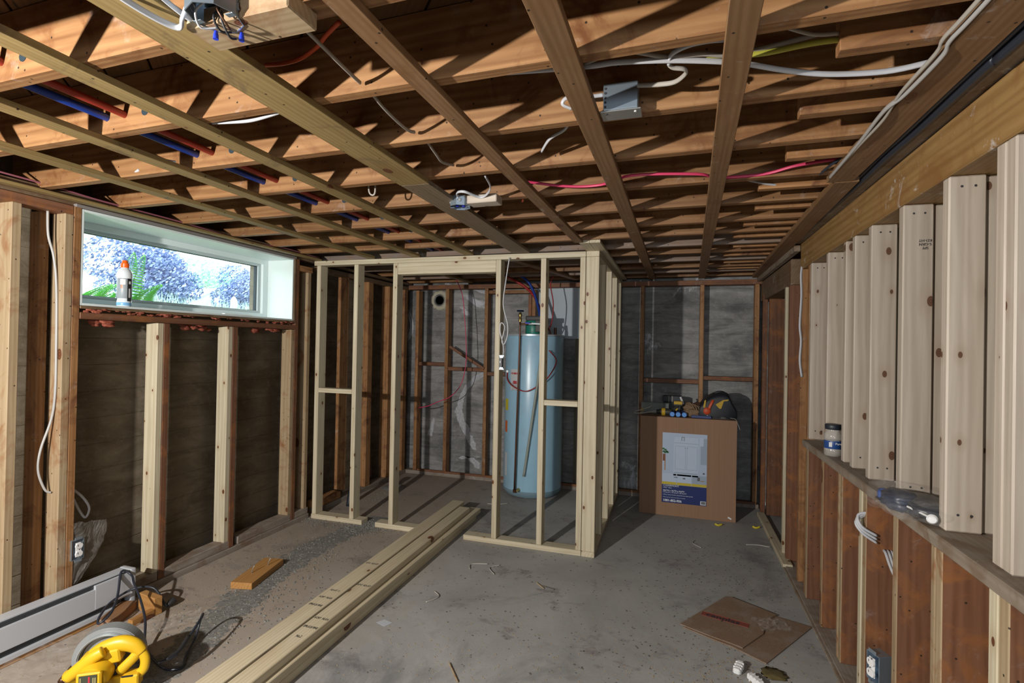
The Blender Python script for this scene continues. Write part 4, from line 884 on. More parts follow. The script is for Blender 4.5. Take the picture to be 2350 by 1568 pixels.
cable([(-.828, 1.58, 2.145), (-.84, 1.7, 2.13), (-.854, 1.785, 2.13), (-.85, 1.88, 2.15)], .0055, M_greyc, 'short dusty cable segment sagging through the third joist bay', .7)
cable([(-.746, 1.96, 2.125), (-.76, 2.06, 2.115), (-.80, 2.14, 2.11), (-.85, 2.175, 2.105), (-.90, 2.11, 2.115), (-.95, 2.14, 2.12), (-.955, 2.2, 2.11)], .0065, M_whitec, 'white cable making an S-loop into the mid ceiling octagonal box')
cable([(-1.42, 1.275, 2.13), (-1.35, 1.275, 2.124), (-1.27, 1.28, 2.122), (-1.18, 1.27, 2.125), (-1.10, 1.26, 2.132)], .0055, M_whitec, 'white cable sagging below a joist left of the wide yellow strap', 1)
cable([(-2.40, 1.63, 2.128), (-2.32, 1.62, 2.124), (-2.22, 1.60, 2.128), (-2.14, 1.58, 2.14)], .006, M_whitec, 'white cable end drooping from a joist at the far left', 1)
cable([(-2.06, 1.50, 2.18), (-1.98, 1.56, 2.16), (-1.88, 1.60, 2.15), (-1.81, 1.63, 2.14)], .006, M_black, 'black cable drooping under the second yellow strap at the left', 1)
cable([(-2.775, 1.3, 2.145), (-2.775, 1.64, 2.14), (-2.775, 1.87, 2.13), (-2.775, 2.2, 2.128), (-2.77, 2.45, 2.12), (-2.765, 2.7, 2.108), (-2.765, 2.9, 2.11), (-2.775, 3.15, 2.13), (-2.775, 3.54, 2.12)], .0045, M_maroon, 'thin maroon cable running along the nailer above the window', 1)
cable([(-.70, 2.27, 2.15), (-.695, 2.33, 2.13), (-.71, 2.37, 2.13)], .005, M_orange, 'short red cable stub hanging beside the white-ended block', 1)
cable([(-1.33, 2.02, 2.17), (-1.33, 2.03, 2.12), (-1.315, 2.035, 2.107), (-1.30, 2.03, 2.12), (-1.295, 2.02, 2.18)], .004, M_greyc, 'bent wire hook hanging from a joist left of the wide strap', 1, 'hook', 'wire_hook')
cable([(-2.895, 1.70, 2.05), (-2.895, 1.705, 1.93), (-2.895, 1.73, 1.83), (-2.89, 1.742, 1.68), (-2.88, 1.742, 1.38), (-2.88, 1.742, 1.17), (-2.89, 1.735, 1.04), (-2.90, 1.70, .90), (-2.90, 1.69, .80), (-2.90, 1.72, .70), (-2.89, 1.742, .68)], .0055, M_greyw, 'white flat cable running down beside the stud left of the window')
cable([(-2.895, 1.83, .68), (-2.895, 1.885, .62), (-2.895, 1.92, .554), (-2.895, 1.904, .509), (-2.895, 1.877, .545), (-2.895, 1.84, .63)], .006, M_whitec, 'white cable bent in a loop above the left outlet')
# right wall cables
for k in range(3):
    cable([(.80, 2.46, .80), (.78, 2.42+.01*k, .80), (.715-.004*k, 2.42, .785-.012*k), (.72, 2.40, .745-.012*k), (.77, 2.395, .715-.014*k)], .006, M_whitec, ['upper', 'middle', 'lower'][k]+' white cable of three looping around the pale stud below the ledge', .8)
for k in range(3):
    cable([(.80+.012*k, 2.41, .655), (.795+.012*k, 2.375, .655), (.80+.01*k, 2.33, .61), (.815+.01*k, 2.25, .55-.006*k), (.83+.01*k, 2.15, .52-.006*k)], .0065, M_whitec, ['left', 'middle', 'right'][k]+' white cable of three emerging from the brown stud near the right outlet', .8)
cable([(.738, 3.585, 1.96), (.733, 3.582, 1.90), (.737, 3.582, 1.78), (.73, 3.58, 1.60), (.738, 3.58, 1.5), (.733, 3.58, 1.38), (.745, 3.58, 1.28)], .0085, M_whitec, 'white cable stapled down the brown door post')

# ---- things on the ledge
jar = empty('peanut_jar', (.70, 2.87, .9355), 'clear plastic jar with a blue label and dark lid on the ledge', 'jar')
JL = (.735, 2.87, .936)
lathe('jar_body', [(0, 0), (.033, 0), (.037, .005), (.038, .03), (.036, .035), (.036, .075), (.038, .08), (.037, .105), (.028, .12), (.028, .128)], clearp('jar_plastic', (.55, .52, .48), .45), jar, JL, 28)
lathe('jar_label', [(.0368, .036), (.0372, .037), (.0372, .073), (.0368, .074)], simple('jar_blue', (.015, .06, .22), .4), jar, JL, 28)
lathe('jar_lid', [(.0, .127), (.032, .127), (.034, .13), (.034, .148), (.031, .152), (0, .153)], simple('jar_lid', (.015, .02, .03), .45), jar, JL, 28)
par(link('label_patch', boxbm(.02, .001, .022, 0, off=(.720, 2.8355, .993)), M_white), jar)
text('label_text', 'Pure', .015, frame((.736, 2.8315, .993), (1, .12, 0), (0, 0, 1)), M_white, jar, .0005)
cb = empty('bagged_hardware', (.77, 1.95, .936), 'clear plastic bag of black and blue fittings lying on the ledge', 'bag')
blob('plastic_bag', (.715, 1.95, .972), (.105, .17, .038), M_film, cb, .35, 2.0, 5, 4, .936, rz=-.25)
blob('black_fitting', (.755, 1.95, .962), (.06, .12, .026), M_blackc, cb, .25, 2, 6, 3, .9365, rz=-.2); blob('black_fitting', (.70, 1.98, .966), (.05, .08, .028), simple('navy_rubber', (.02, .03, .06), .4), cb, .35, 2.4, 7, 3, .9365)
blob('blue_fitting', (.665, 2.02, .965), (.014, .02, .024), simple('navy_blue_part', (.02, .07, .30), .4), cb, .2, 2, 8, 2, .9365)
lathe('white_cap', [(0, 0), (.012, .001), (.014, .006), (.01, .012), (0, .013)], M_white, cb, rot=frame((.715, 1.80, .962), (1, -.3, 0), (0, 0, 1)), segs=16); bar('white_stem', (.715, 1.81, .962), (.69, 1.90, .966), .006, .006, M_white, cb)
tag(text('stud_stamp', 'SPF\nS-GRN\nKD-HT', .0125, frame((.80, 2.0868, 1.80), (1, 0, 0), (0, 0, 1)) @ Matrix.Rotation(math.pi, 4, 'Z'), M_ink, None, .0003, 'CENTER'), 'small black ink stamp printed upside down on a pale upper stud', 'stamp')
# heads of screws at stud tops
bm = bmesh.new()
for y, x0 in [(3.34, .737), (3.0, .737), (2.587, .737), (2.387, .737), (2.088, .737), (1.778, .737)]:
    for dx in (.03, .062):
        for z in (1.915, .985):
            c = bmesh.new(); bmesh.ops.create_circle(c, cap_ends=True, segments=8, radius=.0036)
            for v in c.verts: v.co = Vector((x0+dx+v.co.x, y-.0006, z+v.co.y))
            merge(bm, c)
tag(link('screw_hole', bm, M_ink, wr), kind='stuff')

# ---- bottle on sill
bt = empty('sports_bottle', (-2.915, 2.085, 1.612), 'plastic sports drink bottle with an orange cap and grey label on the window sill', 'bottle')
BL = (-2.912, 2.085, 1.6125)
lathe('bottle_body', [(0, 0), (.030, 0), (.034, .006), (.034, .03), (.031, .04), (.034, .06), (.034, .15), (.037, .165), (.036, .185), (.026, .205), (.018, .212), (.018, .22)], simple('bottle_plastic', (.72, .78, .82), .2, 0, .6), bt, BL, 32)
lathe('bottle_label', [(.0345, .045), (.0352, .046), (.0352, .155), (.0345, .156)], simple('label_grey', (.30, .34, .37), .4), bt, BL, 32)
lathe('label_bottom', [(.0345, .006), (.0350, .007), (.0350, .022), (.0345, .023)], simple('bottle_blue', (.20, .45, .75), .3), bt, BL, 32)
lathe('bottle_cap', [(0, .215), (.019, .215), (.02, .218), (.02, .238), (.017, .241), (.015, .244), (.013, .256), (0, .257)], simple('cap_orange', (.85, .13, .01), .35), bt, BL, 24)
def cyl_patch(name, r, a0, a1, z0, z1, m):
    bm = bmesh.new(); n = 6; g = [[bm.verts.new((BL[0]+math.cos(a0+(a1-a0)*i/n)*r, BL[1]+math.sin(a0+(a1-a0)*i/n)*r, BL[2]+z)) for i in range(n+1)] for z in (z0, z1)]
    for i in range(n): bm.faces.new((g[0][i], g[0][i+1], g[1][i+1], g[1][i]))
    par(link(name, bm, m), bt)
cyl_patch('label_stripe', .0356, -.25, .45, .03, .155, simple('label_black', (.02, .022, .025), .4))
cyl_patch('label_swoosh', .0356, -1.2, -.5, .12, .15, M_white); cyl_patch('label_bolt', .0357, -1.1, -.85, .10, .118, bpy.data.materials['cap_orange'])
cyl_patch('label_line', .0357, -.05, .12, .05, .10, M_white); cyl_patch('label_line', .0357, .2, .26, .05, .10, M_white); cyl_patch('label_line', .0357, -.05, .26, .125, .14, M_white)
yb = blob('scouring_pad', (-3.0, 1.845, 1.632), (.03, .012, .028), simple('dark_green_pad', (.03, .06, .05), .9), None, .5, 3, 3, 3, 1.6125); tag(yb, 'crumpled dark green pad in the left corner of the window sill', 'pad')

# ---- things on the floor
bh = empty('baseboard_heater', (-2.75, 1.3, 0), 'long white metal baseboard heater lying against the left wall', 'heater')
bh.rotation_euler = (0, 0, .0)
M_wmet = simple('white_enamel', (.50, .52, .56), .35); M_slot = simple('heater_dark', (.035, .04, .045), .5)
def bhb(nm, x0, x1, y0, y1, z0, z1, m, b=.002): par(link(nm, boxbm(x1-x0, y1-y0, z1-z0, b, 2, off=((x0+x1)/2, (y0+y1)/2, (z0+z1)/2)), m), bh)
bhb('back_plate', -2.83, -2.825, .6, 2.04, .03, .205, M_wmet); bhb('top_cover', -2.83, -2.765, .6, 2.04, .198, .206, M_wmet)
bhb('outlet_slot', -2.80, -2.758, .6, 2.0, .17, .197, M_slot); bhb('front_panel', -2.752, -2.745, .6, 2.04, .075, .175, M_wmet, .003); bhb('panel_lip', -2.765, -2.745, .6, 2.04, .172, .178, M_wmet)
bhb('inlet_slot', -2.81, -2.76, .6, 2.0, .045, .075, M_slot); bhb('bottom_rail', -2.76, -2.742, .6, 2.035, .025, .045, M_wmet); bhb('end_cap', -2.83, -2.742, 2.036, 2.062, .02, .21, M_wmet, .008)
bhb('end_box', -2.76, -2.744, 1.86, 2.04, .078, .196, M_wmet, .002)
for i in range(14): bhb('vent_hole', -2.7585, -2.7575, .75+i*.09, .765+i*.09, .180, .190, M_ink, 0)
tag(bar('timber_under_heater', (-2.775, .5, .0125), (-2.775, 1.98, .0125), .05, .022, M_scrapo), 'thin orange-brown timber strip under the white baseboard heater', 'wood strip')
tag(bar('scrap_block', (-2.37, 2.40, .0205), (-2.47 if 0 else -2.445, 2.74, .0205), .13, .038, M_scrapo), 'orange-brown offcut with two bent nails on the floor, left middle', 'wood block')
sb = [o for o in bpy.data.objects if o.name == 'scrap_block'][0]
for x, y in ((-2.41, 2.52), (-2.40, 2.64)): par(tube('bent_nail', [(x, y, .035), (x+.004, y, .06), (x+.012, y+.01, .085)], .0025, M_steel, None, 3, 6), sb)
s1 = bar('offcut_block', (-2.66, 1.85, .024), (-2.74, 2.03, .024), .075, .046, M_scrapb); tag(s1, 'brown wood offcut under the looped black cord, left of the orange one', 'wood block')
s2 = bar('offcut_block', (-2.69, 2.06, .046), (-2.55, 2.04, .046), .04, .09, M_scrapo); tag(s2, 'orange wood offcut standing on edge behind the looped black cord', 'wood block')
s3 = bar('offcut_block', (-2.56, 1.90, .02), (-2.565, 2.02, .02), .03, .038, M_scrapo); tag(s3, 'small orange wood wedge lying right of the other offcuts', 'wood block')
tag(bar('copper_pipe_stub', (-2.42, 1.50, .022), (-2.60, 1.76, .022), .02, .02, M_copper), 'short dull brown pipe lying behind the yellow saw', 'pipe') if 0 else tag(tube('pipe_stub', [(-2.40, 1.50, .014), (-2.50, 1.64, .014), (-2.60, 1.77, .014)], .013, M_copper), 'short dull brown pipe lying behind the yellow saw', 'pipe')
def sheet(name, cx, cy, w, h, m, rz, amp, label, seed, z0=.006, cat='plastic sheet'):
    bm = bmesh.new(); n = 44; g = []
    for i in range(n+1):
        row = []
        for j in range(n+1):
            u, v = (i/n-.5), (j/n-.5); ex = 1+.18*noise.noise((u*3, v*3, seed)); x, y = u*w*ex, v*h*ex
            z = abs(noise.noise((u*7, v*7, seed+5)))*amp+abs(noise.noise((u*19, v*19, seed+9)))*amp*.4
            row.append(bm.verts.new((cx+x*math.cos(rz)-y*math.sin(rz), cy+x*math.sin(rz)+y*math.cos(rz), z0+z)))
        g.append(row)
    for a, b in zip(g, g[1:]):
        for j in range(n): bm.faces.new((a[j], a[j+1], b[j+1], b[j]))
    return tag(link(name, bm, m, None, True), label, cat)
sheet('plastic_film', -2.60, 1.62, .50, .34, M_film, .9, .04, 'crumpled clear plastic film on the floor behind the yellow saw', 1.1)
sheet('plastic_film', -2.40, 1.98, .32, .14, M_film, 1.0, .03, 'wrinkled clear plastic strip on the floor right of the wood offcuts', 4.2)
sheet('plastic_film', .50, 2.98, .16, .12, M_film, .3, .02, 'small clear plastic scrap lying on the flattened cardboard', 7.7, .016)
# film behind the outlet, hanging from the stud and tapering to a point
bm = bmesh.new(); n = 30; g = []
for i in range(n+1):
    t = i/n; row = []
    for j in range(n+1):
        u = j/n; w = .26*(1-.8*t**1.6)+.01*noise.noise((i*.3, 0, 2)); y = 1.72+.07*t+u*w; z = .53-.33*t-.05*u*(1-t)+.01*noise.noise((j*.3, 0, 5))
        row.append(bm.verts.new((-2.853+.010*noise.noise((i*.15, j*.15, 3))+.018*math.exp(-(u/.12)**2), y, z)))
    g.append(row)
for a, b in zip(g, g[1:]):
    for j in range(n): bm.faces.new((a[j], a[j+1], b[j+1], b[j]))
tag(link('vapour_barrier', bm, M_filmw, None, True), 'torn milky vapour barrier sheet hanging around the left outlet', 'plastic sheet')
# flattened cardboard
fc = empty('flat_cardboard', (.35, 2.95, 0), 'dirty flattened cardboard box with a red printed band on the floor, right side', 'cardboard')
par(poly('lower_layer', [(.06, 2.83), (.30, 3.22), (.54, 3.11), (.70, 3.055), (.42, 2.63), (.29, 2.72), (.2, 2.76)], .005, M_cardold, None, .002), fc)
par(poly('upper_layer', [(.046, 2.842), (.30, 3.245), (.33, 3.25), (.545, 3.115), (.50, 3.06), (.545, 3.04), (.50, 2.975), (.455, 2.93), (.445, 2.885), (.33, 2.715), (.28, 2.74), (.2, 2.77)], .005, M_cardold, None, .009), fc)
par(bar('printed_band', (.16, 2.995, .0145), (.385, 2.937, .0145), .042, .0006, simple('band_red', (.22, .05, .035), .8)), fc)
text('printed_text', 'canplas', .058, frame((.176, 2.972, .0151), (.968, -.25, 0), (.25, .968, 0)), M_ink, fc, .0003, bold=.0012, xs=1.0)
# offcuts of white cable on the floor
def offc(a, b, c, label): cable([(*a, .004), (*b, .0045), (*c, .004)], .0035, simple('offcut_sheath', (.42, .40, .36), .6) if 'offcut_sheath' not in bpy.data.materials else bpy.data.materials['offcut_sheath'], label, .8, 'wire', 'cable_offcut')
offc((-1.233, 3.10), (-1.25, 3.17), (-1.15, 3.21), 'curved cable offcut on the floor in front of the doorway, left one')
offc((-1.07, 3.22), (-1.12, 3.16), (-1.06, 3.08), 'curved cable offcut on the floor in front of the doorway, right one')
offc((-1.31, 2.75), (-1.26, 2.70), (-1.30, 2.62), 'curved cable offcut on the floor beside the lumber stack')
offc((.16, 4.13), (.145, 4.07), (.20, 4.00), 'curved cable offcut on the floor before the cardboard box')
offc((.52, 4.18), (.6, 4.20), (.68, 4.19), 'straight cable offcut on the floor near the doorway plate')
offc((-1.60, 4.42), (-1.50, 4.44), (-1.43, 4.50), 'white cable scrap on the floor left of the water heater')
for a, b, lab in (((-.78, 3.06), (-.72, 3.0), 'twig-like wood splinter on the open floor below the corner post'), ((-.74, 3.03), (-.66, 3.01), 'darker splinter crossing the pale one below the corner post'), ((-.95, 2.16), (-.86, 2.05), 'thin wood splinter on the floor at the bottom centre')):
    tag(bar('wood_splinter', (*a, .004), (*b, .004), .006, .005, M_mid if 'darker' not in lab else M_grit, None, .001), lab, 'splinter')
tag(poly('paper_label', [(-1.445, 2.35), (-1.42, 2.39), (-1.365, 2.375), (-1.385, 2.33)], .0008, simple('paper', (.5, .53, .58), .6), None, .001), 'small torn paper label on the floor right of the lumber stack', 'paper')
for (x, y), lab in (((.355, 4.556), 'small yellow plastic scrap on the floor at the foot of the cardboard box'), ((.642, 4.60), 'small yellow plastic scrap on the floor right of the cardboard box')):
    e = tube('yellow_scrap', [(x-.025, y, .012), (x, y-.008, .006), (x+.03, y+.004, .014)], .009, simple('yellow_scrap', (.62, .50, .03), .5) if 'yellow_scrap' not in bpy.data.materials else bpy.data.materials['yellow_scrap'], None, 4, 6, .4); tag(e, lab, 'scrap')
for (p, q, lab) in (((.279, 2.50, .014), (.306, 2.575, .018), 'small white plastic fitting on the floor at the bottom right, upright one'), ((.33, 2.50, .014), (.375, 2.44, .014), 'larger white plastic fitting lying at the bottom right edge')):
    c = empty('plastic_fitting', p, lab, 'fitting'); bb = bar('fitting_body', p, q, .032, .026, M_white, c, .006)
    for t in (.25, .5, .75): pp_ = Vector(p).lerp(Vector(q), t); d = (Vector(q)-Vector(p)).normalized()*.002; bar('fitting_rib', pp_-d, pp_+d, .035, .029, M_white, c, .001)
blob('blue_scrap', (.236, 2.775, .008), (.012, .008, .006), M_wire_blue, None, .3, 2, 2, 2, .001); tag(bpy.data.objects['blue_scrap'], 'tiny blue plastic scrap at the cardboard edge on the floor', 'scrap')
blob('sawdust_pile', (.44, 2.56, .0), (.05, .04, .012), simple('wet_sawdust', (.10, .075, .025), .95), None, .5, 3, 9, 3, .001); tag(bpy.data.objects['sawdust_pile'], 'small dark damp sawdust clump by the corner of the flattened cardboard', 'sawdust')
# drain stubs behind the partition
dp = tag(tube('drain_pipe', [(-2.72, 3.93, .0), (-2.71, 3.96, .15), (-2.69, 4.02, .30)], .022, M_blackc, None, 4, 12), 'black drain pipe rising slanted from the floor behind the partition, left', 'pipe')
ds = empty('drain_stub', (-2.68, 4.62, 0), 'short black drain pipe stub sticking out of the floor behind the partition', 'pipe')
lathe('pipe_wall', [(.03, 0), (.03, .085), (.037, .085), (.037, .11), (.031, .11), (.027, .08), (.027, 0)], M_blackc, ds, (-2.66, 4.60, 0), 20)
lathe('concrete_collar', [(.0, .0), (.12, .0), (.09, .012), (.04, .02), (.0, .02)], M_rub, ds, (-2.66, 4.60, 0), 20)

# ---- circular saw
cs = empty('circular_saw', (-2.14, 1.53, 0)); tag(cs, 'yellow corded circular saw with a grey blade guard resting on the floor', 'saw')
MS = Matrix.Translation((-2.165, 1.52, 0)) @ Matrix.Rotation(math.radians(33), 4, 'Z') @ Matrix.Scale(1.1, 4)   # local x: rear, local y: away from camera, local z: up
cs.matrix_world = MS; bpy.context.view_layer.update()
M_ysaw = simple('saw_yellow', (.72, .44, .015), .38); M_gsaw = simple('cast_grey', (.30, .32, .33), .42, .3); M_bsaw = simple('saw_black', (.02, .02, .022), .5)
def sp_(o): o.parent = cs; return o
def arcband(name, r0, r1, a0, a1, y0, y1, m, cz=.132, cx=0, seg=40, lip=0):
    bm = bmesh.new(); rings = []
    for k in range(seg+1):
        a = a0+(a1-a0)*k/seg; c, s = math.cos(a), math.sin(a)
        rings.append([bm.verts.new((cx+r*c, y, cz+r*s)) for r, y in ((r0, y0), (r1, y0), (r1, y1), (r0, y1))])
    for p, q in zip(rings, rings[1:]):
        for k in range(4): bm.faces.new((p[k], p[(k+1) % 4], q[(k+1) % 4], q[k]))
    bm.faces.new(rings[0][::-1]); bm.faces.new(rings[-1]); bmesh.ops.recalc_face_normals(bm, faces=bm.faces[:])
    bmesh.ops.bevel(bm, geom=[e for e in bm.edges if e.calc_face_angle(0) > .8], offset=.003, segments=2, affect='EDGES')
    return sp_(link(name, bm, m, None, False))
D = math.radians
arcband('upper_guard', .085, .112, D(-8), D(188), -.004, .045, M_gsaw); arcband('guard_web', .03, .086, D(0), D(180), .006, .012, M_gsaw)
arcband('lower_guard', .088, .096, D(5), D(175), -.018, -.004, simple('guard_inner', (.36, .39, .40), .35, .4))
arcband('saw_blade', .012, .082, 0, D(359.9), .018, .0205, M_steel)
def sbox(nm, l, w, h, off, m, bev=.004, ry=0, rx=0, rz=0):
    o = sp_(link(nm, boxbm(l, w, h, bev, 3), m)); o.matrix_local = Matrix.Translation(off) @ Matrix.Rotation(rz, 4, 'Z') @ Matrix.Rotation(ry, 4, 'Y') @ Matrix.Rotation(rx, 4, 'X'); return o
sbox('shoe_plate', .29, .145, .004, (.0, -.045, .004), M_steel, .001); sbox('shoe_lip', .29, .004, .02, (0, -.117, .013), M_steel, .001)
sbox('front_bracket', .06, .05, .02, (-.13, -.01, .03), M_gsaw)
mot = sp_(lathe('motor_housing', [(0, 0), (.042, .0), (.048, .008), (.048, .10), (.043, .112), (.0, .114)], M_ysaw, None, segs=32)); mot.matrix_local = Matrix.Translation((.0, -.012, .125)) @ Matrix.Rotation(math.pi/2, 4, 'X')
sbox('gear_housing', .11, .03, .10, (.0, -.022, .125), M_ysaw, .012)
sbox('motor_cap', .075, .016, .075, (.0, -.132, .125), M_ysaw, .012); sbox('rating_label', .052, .002, .058, (.0, -.1415, .127), simple('label_dark', (.05, .055, .035), .5), 0)
sbox('label_red_line', .005, .001, .05, (.004, -.1428, .127), simple('label_red', (.5, .03, .05), .5), 0); sbox('label_text_block', .006, .001, .02, (-.012, -.1428, .115), simple('label_pink', (.7, .3, .3), .5), 0)
for i in range(3): sbox('label_text_line', .004, .001, .04, (-.021+.0*i, -.1428, .13) if i == 0 else (.016+.006*(i-1), -.1428, .127), simple('label_tan', (.3, .26, .12), .5) if i == 0 else bpy.data.materials['label_tan'], 0)
def hpart(nm, pts, r, taper=None, flat=.8, m=M_ysaw):
    t = tube(nm, pts, r, m, None, 8, 14, flat, taper); t.parent = cs; return t
hpart('handle_top', [(-.03, -.045, .175), (.01, -.045, .196), (.06, -.045, .205), (.10, -.045, .192), (.125, -.045, .165)], .024, lambda t: .8+.35*math.sin(t*3.1))
hpart('handle_grip', [(.118, -.045, .175), (.10, -.05, .15), (.075, -.055, .125), (.06, -.055, .11)], .017)
hpart('handle_back', [(.122, -.045, .17), (.135, -.045, .14), (.132, -.045, .105), (.115, -.045, .085)], .016)
hpart('front_grip', [(-.085, -.085, .125), (-.05, -.088, .155), (-.01, -.09, .188), (.02, -.088, .205)], .0185, lambda t: 1+.15*math.sin(t*3.1))
hpart('grip_base', [(-.09, -.075, .13), (-.09, -.055, .11), (-.07, -.04, .10)], .018)
sbox('body_bridge', .12, .05, .05, (.005, -.045, .165), M_ysaw, .014, ry=-.15)
sbox('trigger', .014, .014, .03, (.108, -.04, .16), M_bsaw); sbox('vent_panel', .03, .003, .05, (.038, -.06, .125), M_bsaw, .001)
sbox('rear_housing', .10, .05, .05, (.075, -.05, .075), M_ysaw, .012); sbox('badge', .035, .002, .012, (.09, -.0735, .095), M_bsaw, 0)
k_ = sp_(lathe('depth_knob', [(0, 0), (.018, 0), (.02, .006), (.018, .016), (0, .018)], simple('knob_red', (.30, .01, .01), .4), None, segs=14)); k_.matrix_local = Matrix.Translation((-.078, -.03, .075)) @ Matrix.Rotation(math.pi/2, 4, 'X')
sbox('battery_foot', .07, .05, .05, (-.07, -.075, .045), simple('boot_grey', (.06, .07, .09), .5), .012)
sbox('brush_cap', .03, .016, .055, (.04, -.128, .085), M_bsaw, .005)
cord = [(-2.02, 1.62, .10), (-2.0, 1.68, .10), (-2.03, 1.78, .13), (-2.08, 1.88, .15), (-2.13, 1.93, .13), (-2.16, 1.945, .09), (-2.14, 1.90, .03), (-2.08, 1.80, .012), (-2.03, 1.74, .008), (-2.08, 1.71, .008), (-2.19, 1.74, .008), (-2.30, 1.78, .03), (-2.42, 1.87, .08), (-2.56, 1.95, .12), (-2.66, 1.99, .17), (-2.72, 2.02, .19), (-2.75, 1.99, .215), (-2.69, 1.93, .13), (-2.62, 1.85, .09), (-2.63, 1.80, .06), (-2.68, 1.84, .07), (-2.73, 1.93, .09), (-2.70, 2.02, .12), (-2.61, 2.06, .12), (-2.56, 2.08, .04), (-2.56, 2.10, .015)]
t = tag(tube('power_cord', cord, .0058, M_blackc, None, 6, 8), kind=None); par(t, cs)
t = tube('strain_relief', [(-2.01, 1.645, .10), (-2.005, 1.70, .105), (-2.03, 1.77, .128)], .009, M_bsaw, None, 4, 10); par(t, cs)
t = sp_(lathe('plug', [(0, 0), (.010, .0), (.017, .02), (.017, .04), (0, .042)], M_bsaw, None, segs=14)); t.matrix_world = Matrix.Translation((-2.56, 2.10, .018)) @ Matrix.Rotation(-1.2, 4, 'X')

# ---- outside the window
bm = bmesh.new(); xs_ = [(XL-.262, 1.58), (-3.6, 1.60), (-4.3, 1.75), (-6, 1.87), (-10, 2.13), (-16, 2.55), (-45, 3.6)]
rows_ = [[bm.verts.new((x, y, z)) for y in (-12, 0, 12, 40)] for x, z in xs_]
for a, b in zip(rows_, rows_[1:]):
    for i in range(3): bm.faces.new((a[i], a[i+1], b[i+1], b[i]))
gr = link('outside_ground', bm, simple('lawn', (.24, .32, .19), .9)); tag(gr, 'sloping lawn outside the basement window', None, None, 'structure')
def gz(x):
    for (a, za), (b, zb) in zip(xs_, xs_[1:]):
        if a >= x >= b: return za+(zb-za)*(a-x)/(a-b)
    return 1.58
def foliage(name, blobs, n, size, cols, label, cat, group=None, seed=1):
    r = random.Random(seed); vs_, fs, mi = [], [], []
    for _ in range(n):
        cx, cy, cz, rx, ry, rz = r.choice(blobs)
        while True:
            d = Vector((r.uniform(-1, 1), r.uniform(-1, 1), r.uniform(-1, 1)))
            if .1 < d.length < 1: break
        d = d.normalized()*(d.length**.4); p = Vector((cx+d.x*rx, cy+d.y*ry, max(2.0, cz+d.z*rz)))
        s = size*r.uniform(.6, 1.4); a = Vector((r.gauss(0, 1), r.gauss(0, 1), r.gauss(0, 1))).normalized(); b = a.orthogonal().normalized(); c = a.cross(b); i = len(vs_)
        vs_ += [p-b*s, p+c*s*.5, p+b*s, p-c*s*.5]; fs.append((i, i+1, i+2, i+3)); mi.append(r.randrange(len(cols)))
    me = bpy.data.meshes.new(name); me.from_pydata([tuple(v) for v in vs_], [], fs)
    for c in cols: me.materials.append(c)
    me.polygons.foreach_set('material_index', mi); o = bpy.data.objects.new(name, me); C.objects.link(o); return o
P1 = simple('plum_leaf_hazed', (.27, .34, .60), .7); P2 = simple('plum_leaf_hazed_light', (.52, .62, .92), .7); P3 = simple('plum_leaf_hazed_dark', (.17, .23, .42), .7)  # leaf colours brightened and blued: haze and overexposure painted in
G1 = simple('green_leaf', (.42, .80, .56), .7); G2 = simple('green_leaf_light', (.64, .92, .72), .7); G3 = simple('fern_green', (.34, .75, .24), .7)  # greens brightened too, the outdoor haze is in the leaf colour
def tree(name, x, y, z, rx, ry, rz, cols, label, n, seed, leaf):
    e = empty(name, (x, y, 2.1), label, 'tree'); rr = random.Random(seed)
    bl = [(x+rr.uniform(-.4, .4)*rx, y+rr.uniform(-.6, .6)*ry, z+rr.uniform(-.5, .55)*rz, rx*.5, ry*.5, rz*.5) for i in range(14)]
    o = foliage('foliage', bl, n, leaf, cols, None, None, None, seed); par(o, e)
    tr = tube('trunk', [(x, y, 1.9), (x+.03, y+.03, z-.2*rz), (x, y-.03, z+.2*rz)], .06, M_old, None, 3, 8); par(tr, e)
tree('plum_tree', -10, 7.55, 2.6, .9, 1.08, .80, [P1, P2, P3], 'large blue-purple leafed tree left of centre in the window', 15000, 3, .035)
tree('plum_tree', -10.6, 10.75, 2.62, .7, .85, .74, [P1, P2, P3], 'rounded purple leafed tree at the right side of the window', 11000, 8, .033)
tree('green_tree', -17.5, 15.7, 3.3, 1.5, 1.8, 1.35, [G1, G2], 'pale green tree seen between the two purple trees', 9000, 12, .06)
sd = empty('garden_shed', (-12.8, 11.4, 2.3), 'small pale shed with a sloping roof between the trees outside', 'shed')
bm = bmesh.new()
v = [bm.verts.new(p) for p in ((-13.2, 10.95, 2.1), (-13.2, 11.95, 2.1), (-13.2, 11.95, 2.62), (-13.2, 11.4, 2.85), (-13.2, 10.95, 2.62), (-12.4, 10.95, 2.1), (-12.4, 11.95, 2.1), (-12.4, 11.95, 2.62), (-12.4, 11.4, 2.85), (-12.4, 10.95, 2.62))]
for f in ((0, 1, 2, 3, 4), (9, 8, 7, 6, 5), (0, 5, 6, 1), (1, 6, 7, 2), (4, 9, 5, 0)): bm.faces.new([v[i] for i in f])
bmesh.ops.recalc_face_normals(bm, faces=bm.faces[:]); par(link('shed_wall', bm, simple('pale_siding', (.72, .78, .80), .8)), sd)
M_roof = simple('pale_roof', (.62, .68, .72), .8)
bar('roof_panel', (-12.8, 12.05, 2.6), (-12.8, 11.38, 2.88), .95, .03, M_roof, sd); bar('roof_panel', (-12.8, 10.85, 2.6), (-12.8, 11.42, 2.88), .95, .03, M_roof, sd)
bm = bmesh.new(); v = [bm.verts.new((x, y, z)) for x in (0, .02) for y, z in ((-.035, 0), (.035, 0), (.035, .10), (0, .14), (-.035, .10))]
bm.faces.new(v[:5][::-1]); bm.faces.new(v[5:])
for i in range(5): bm.faces.new((v[i], v[(i+1) % 5], v[5+(i+1) % 5], v[5+i]))
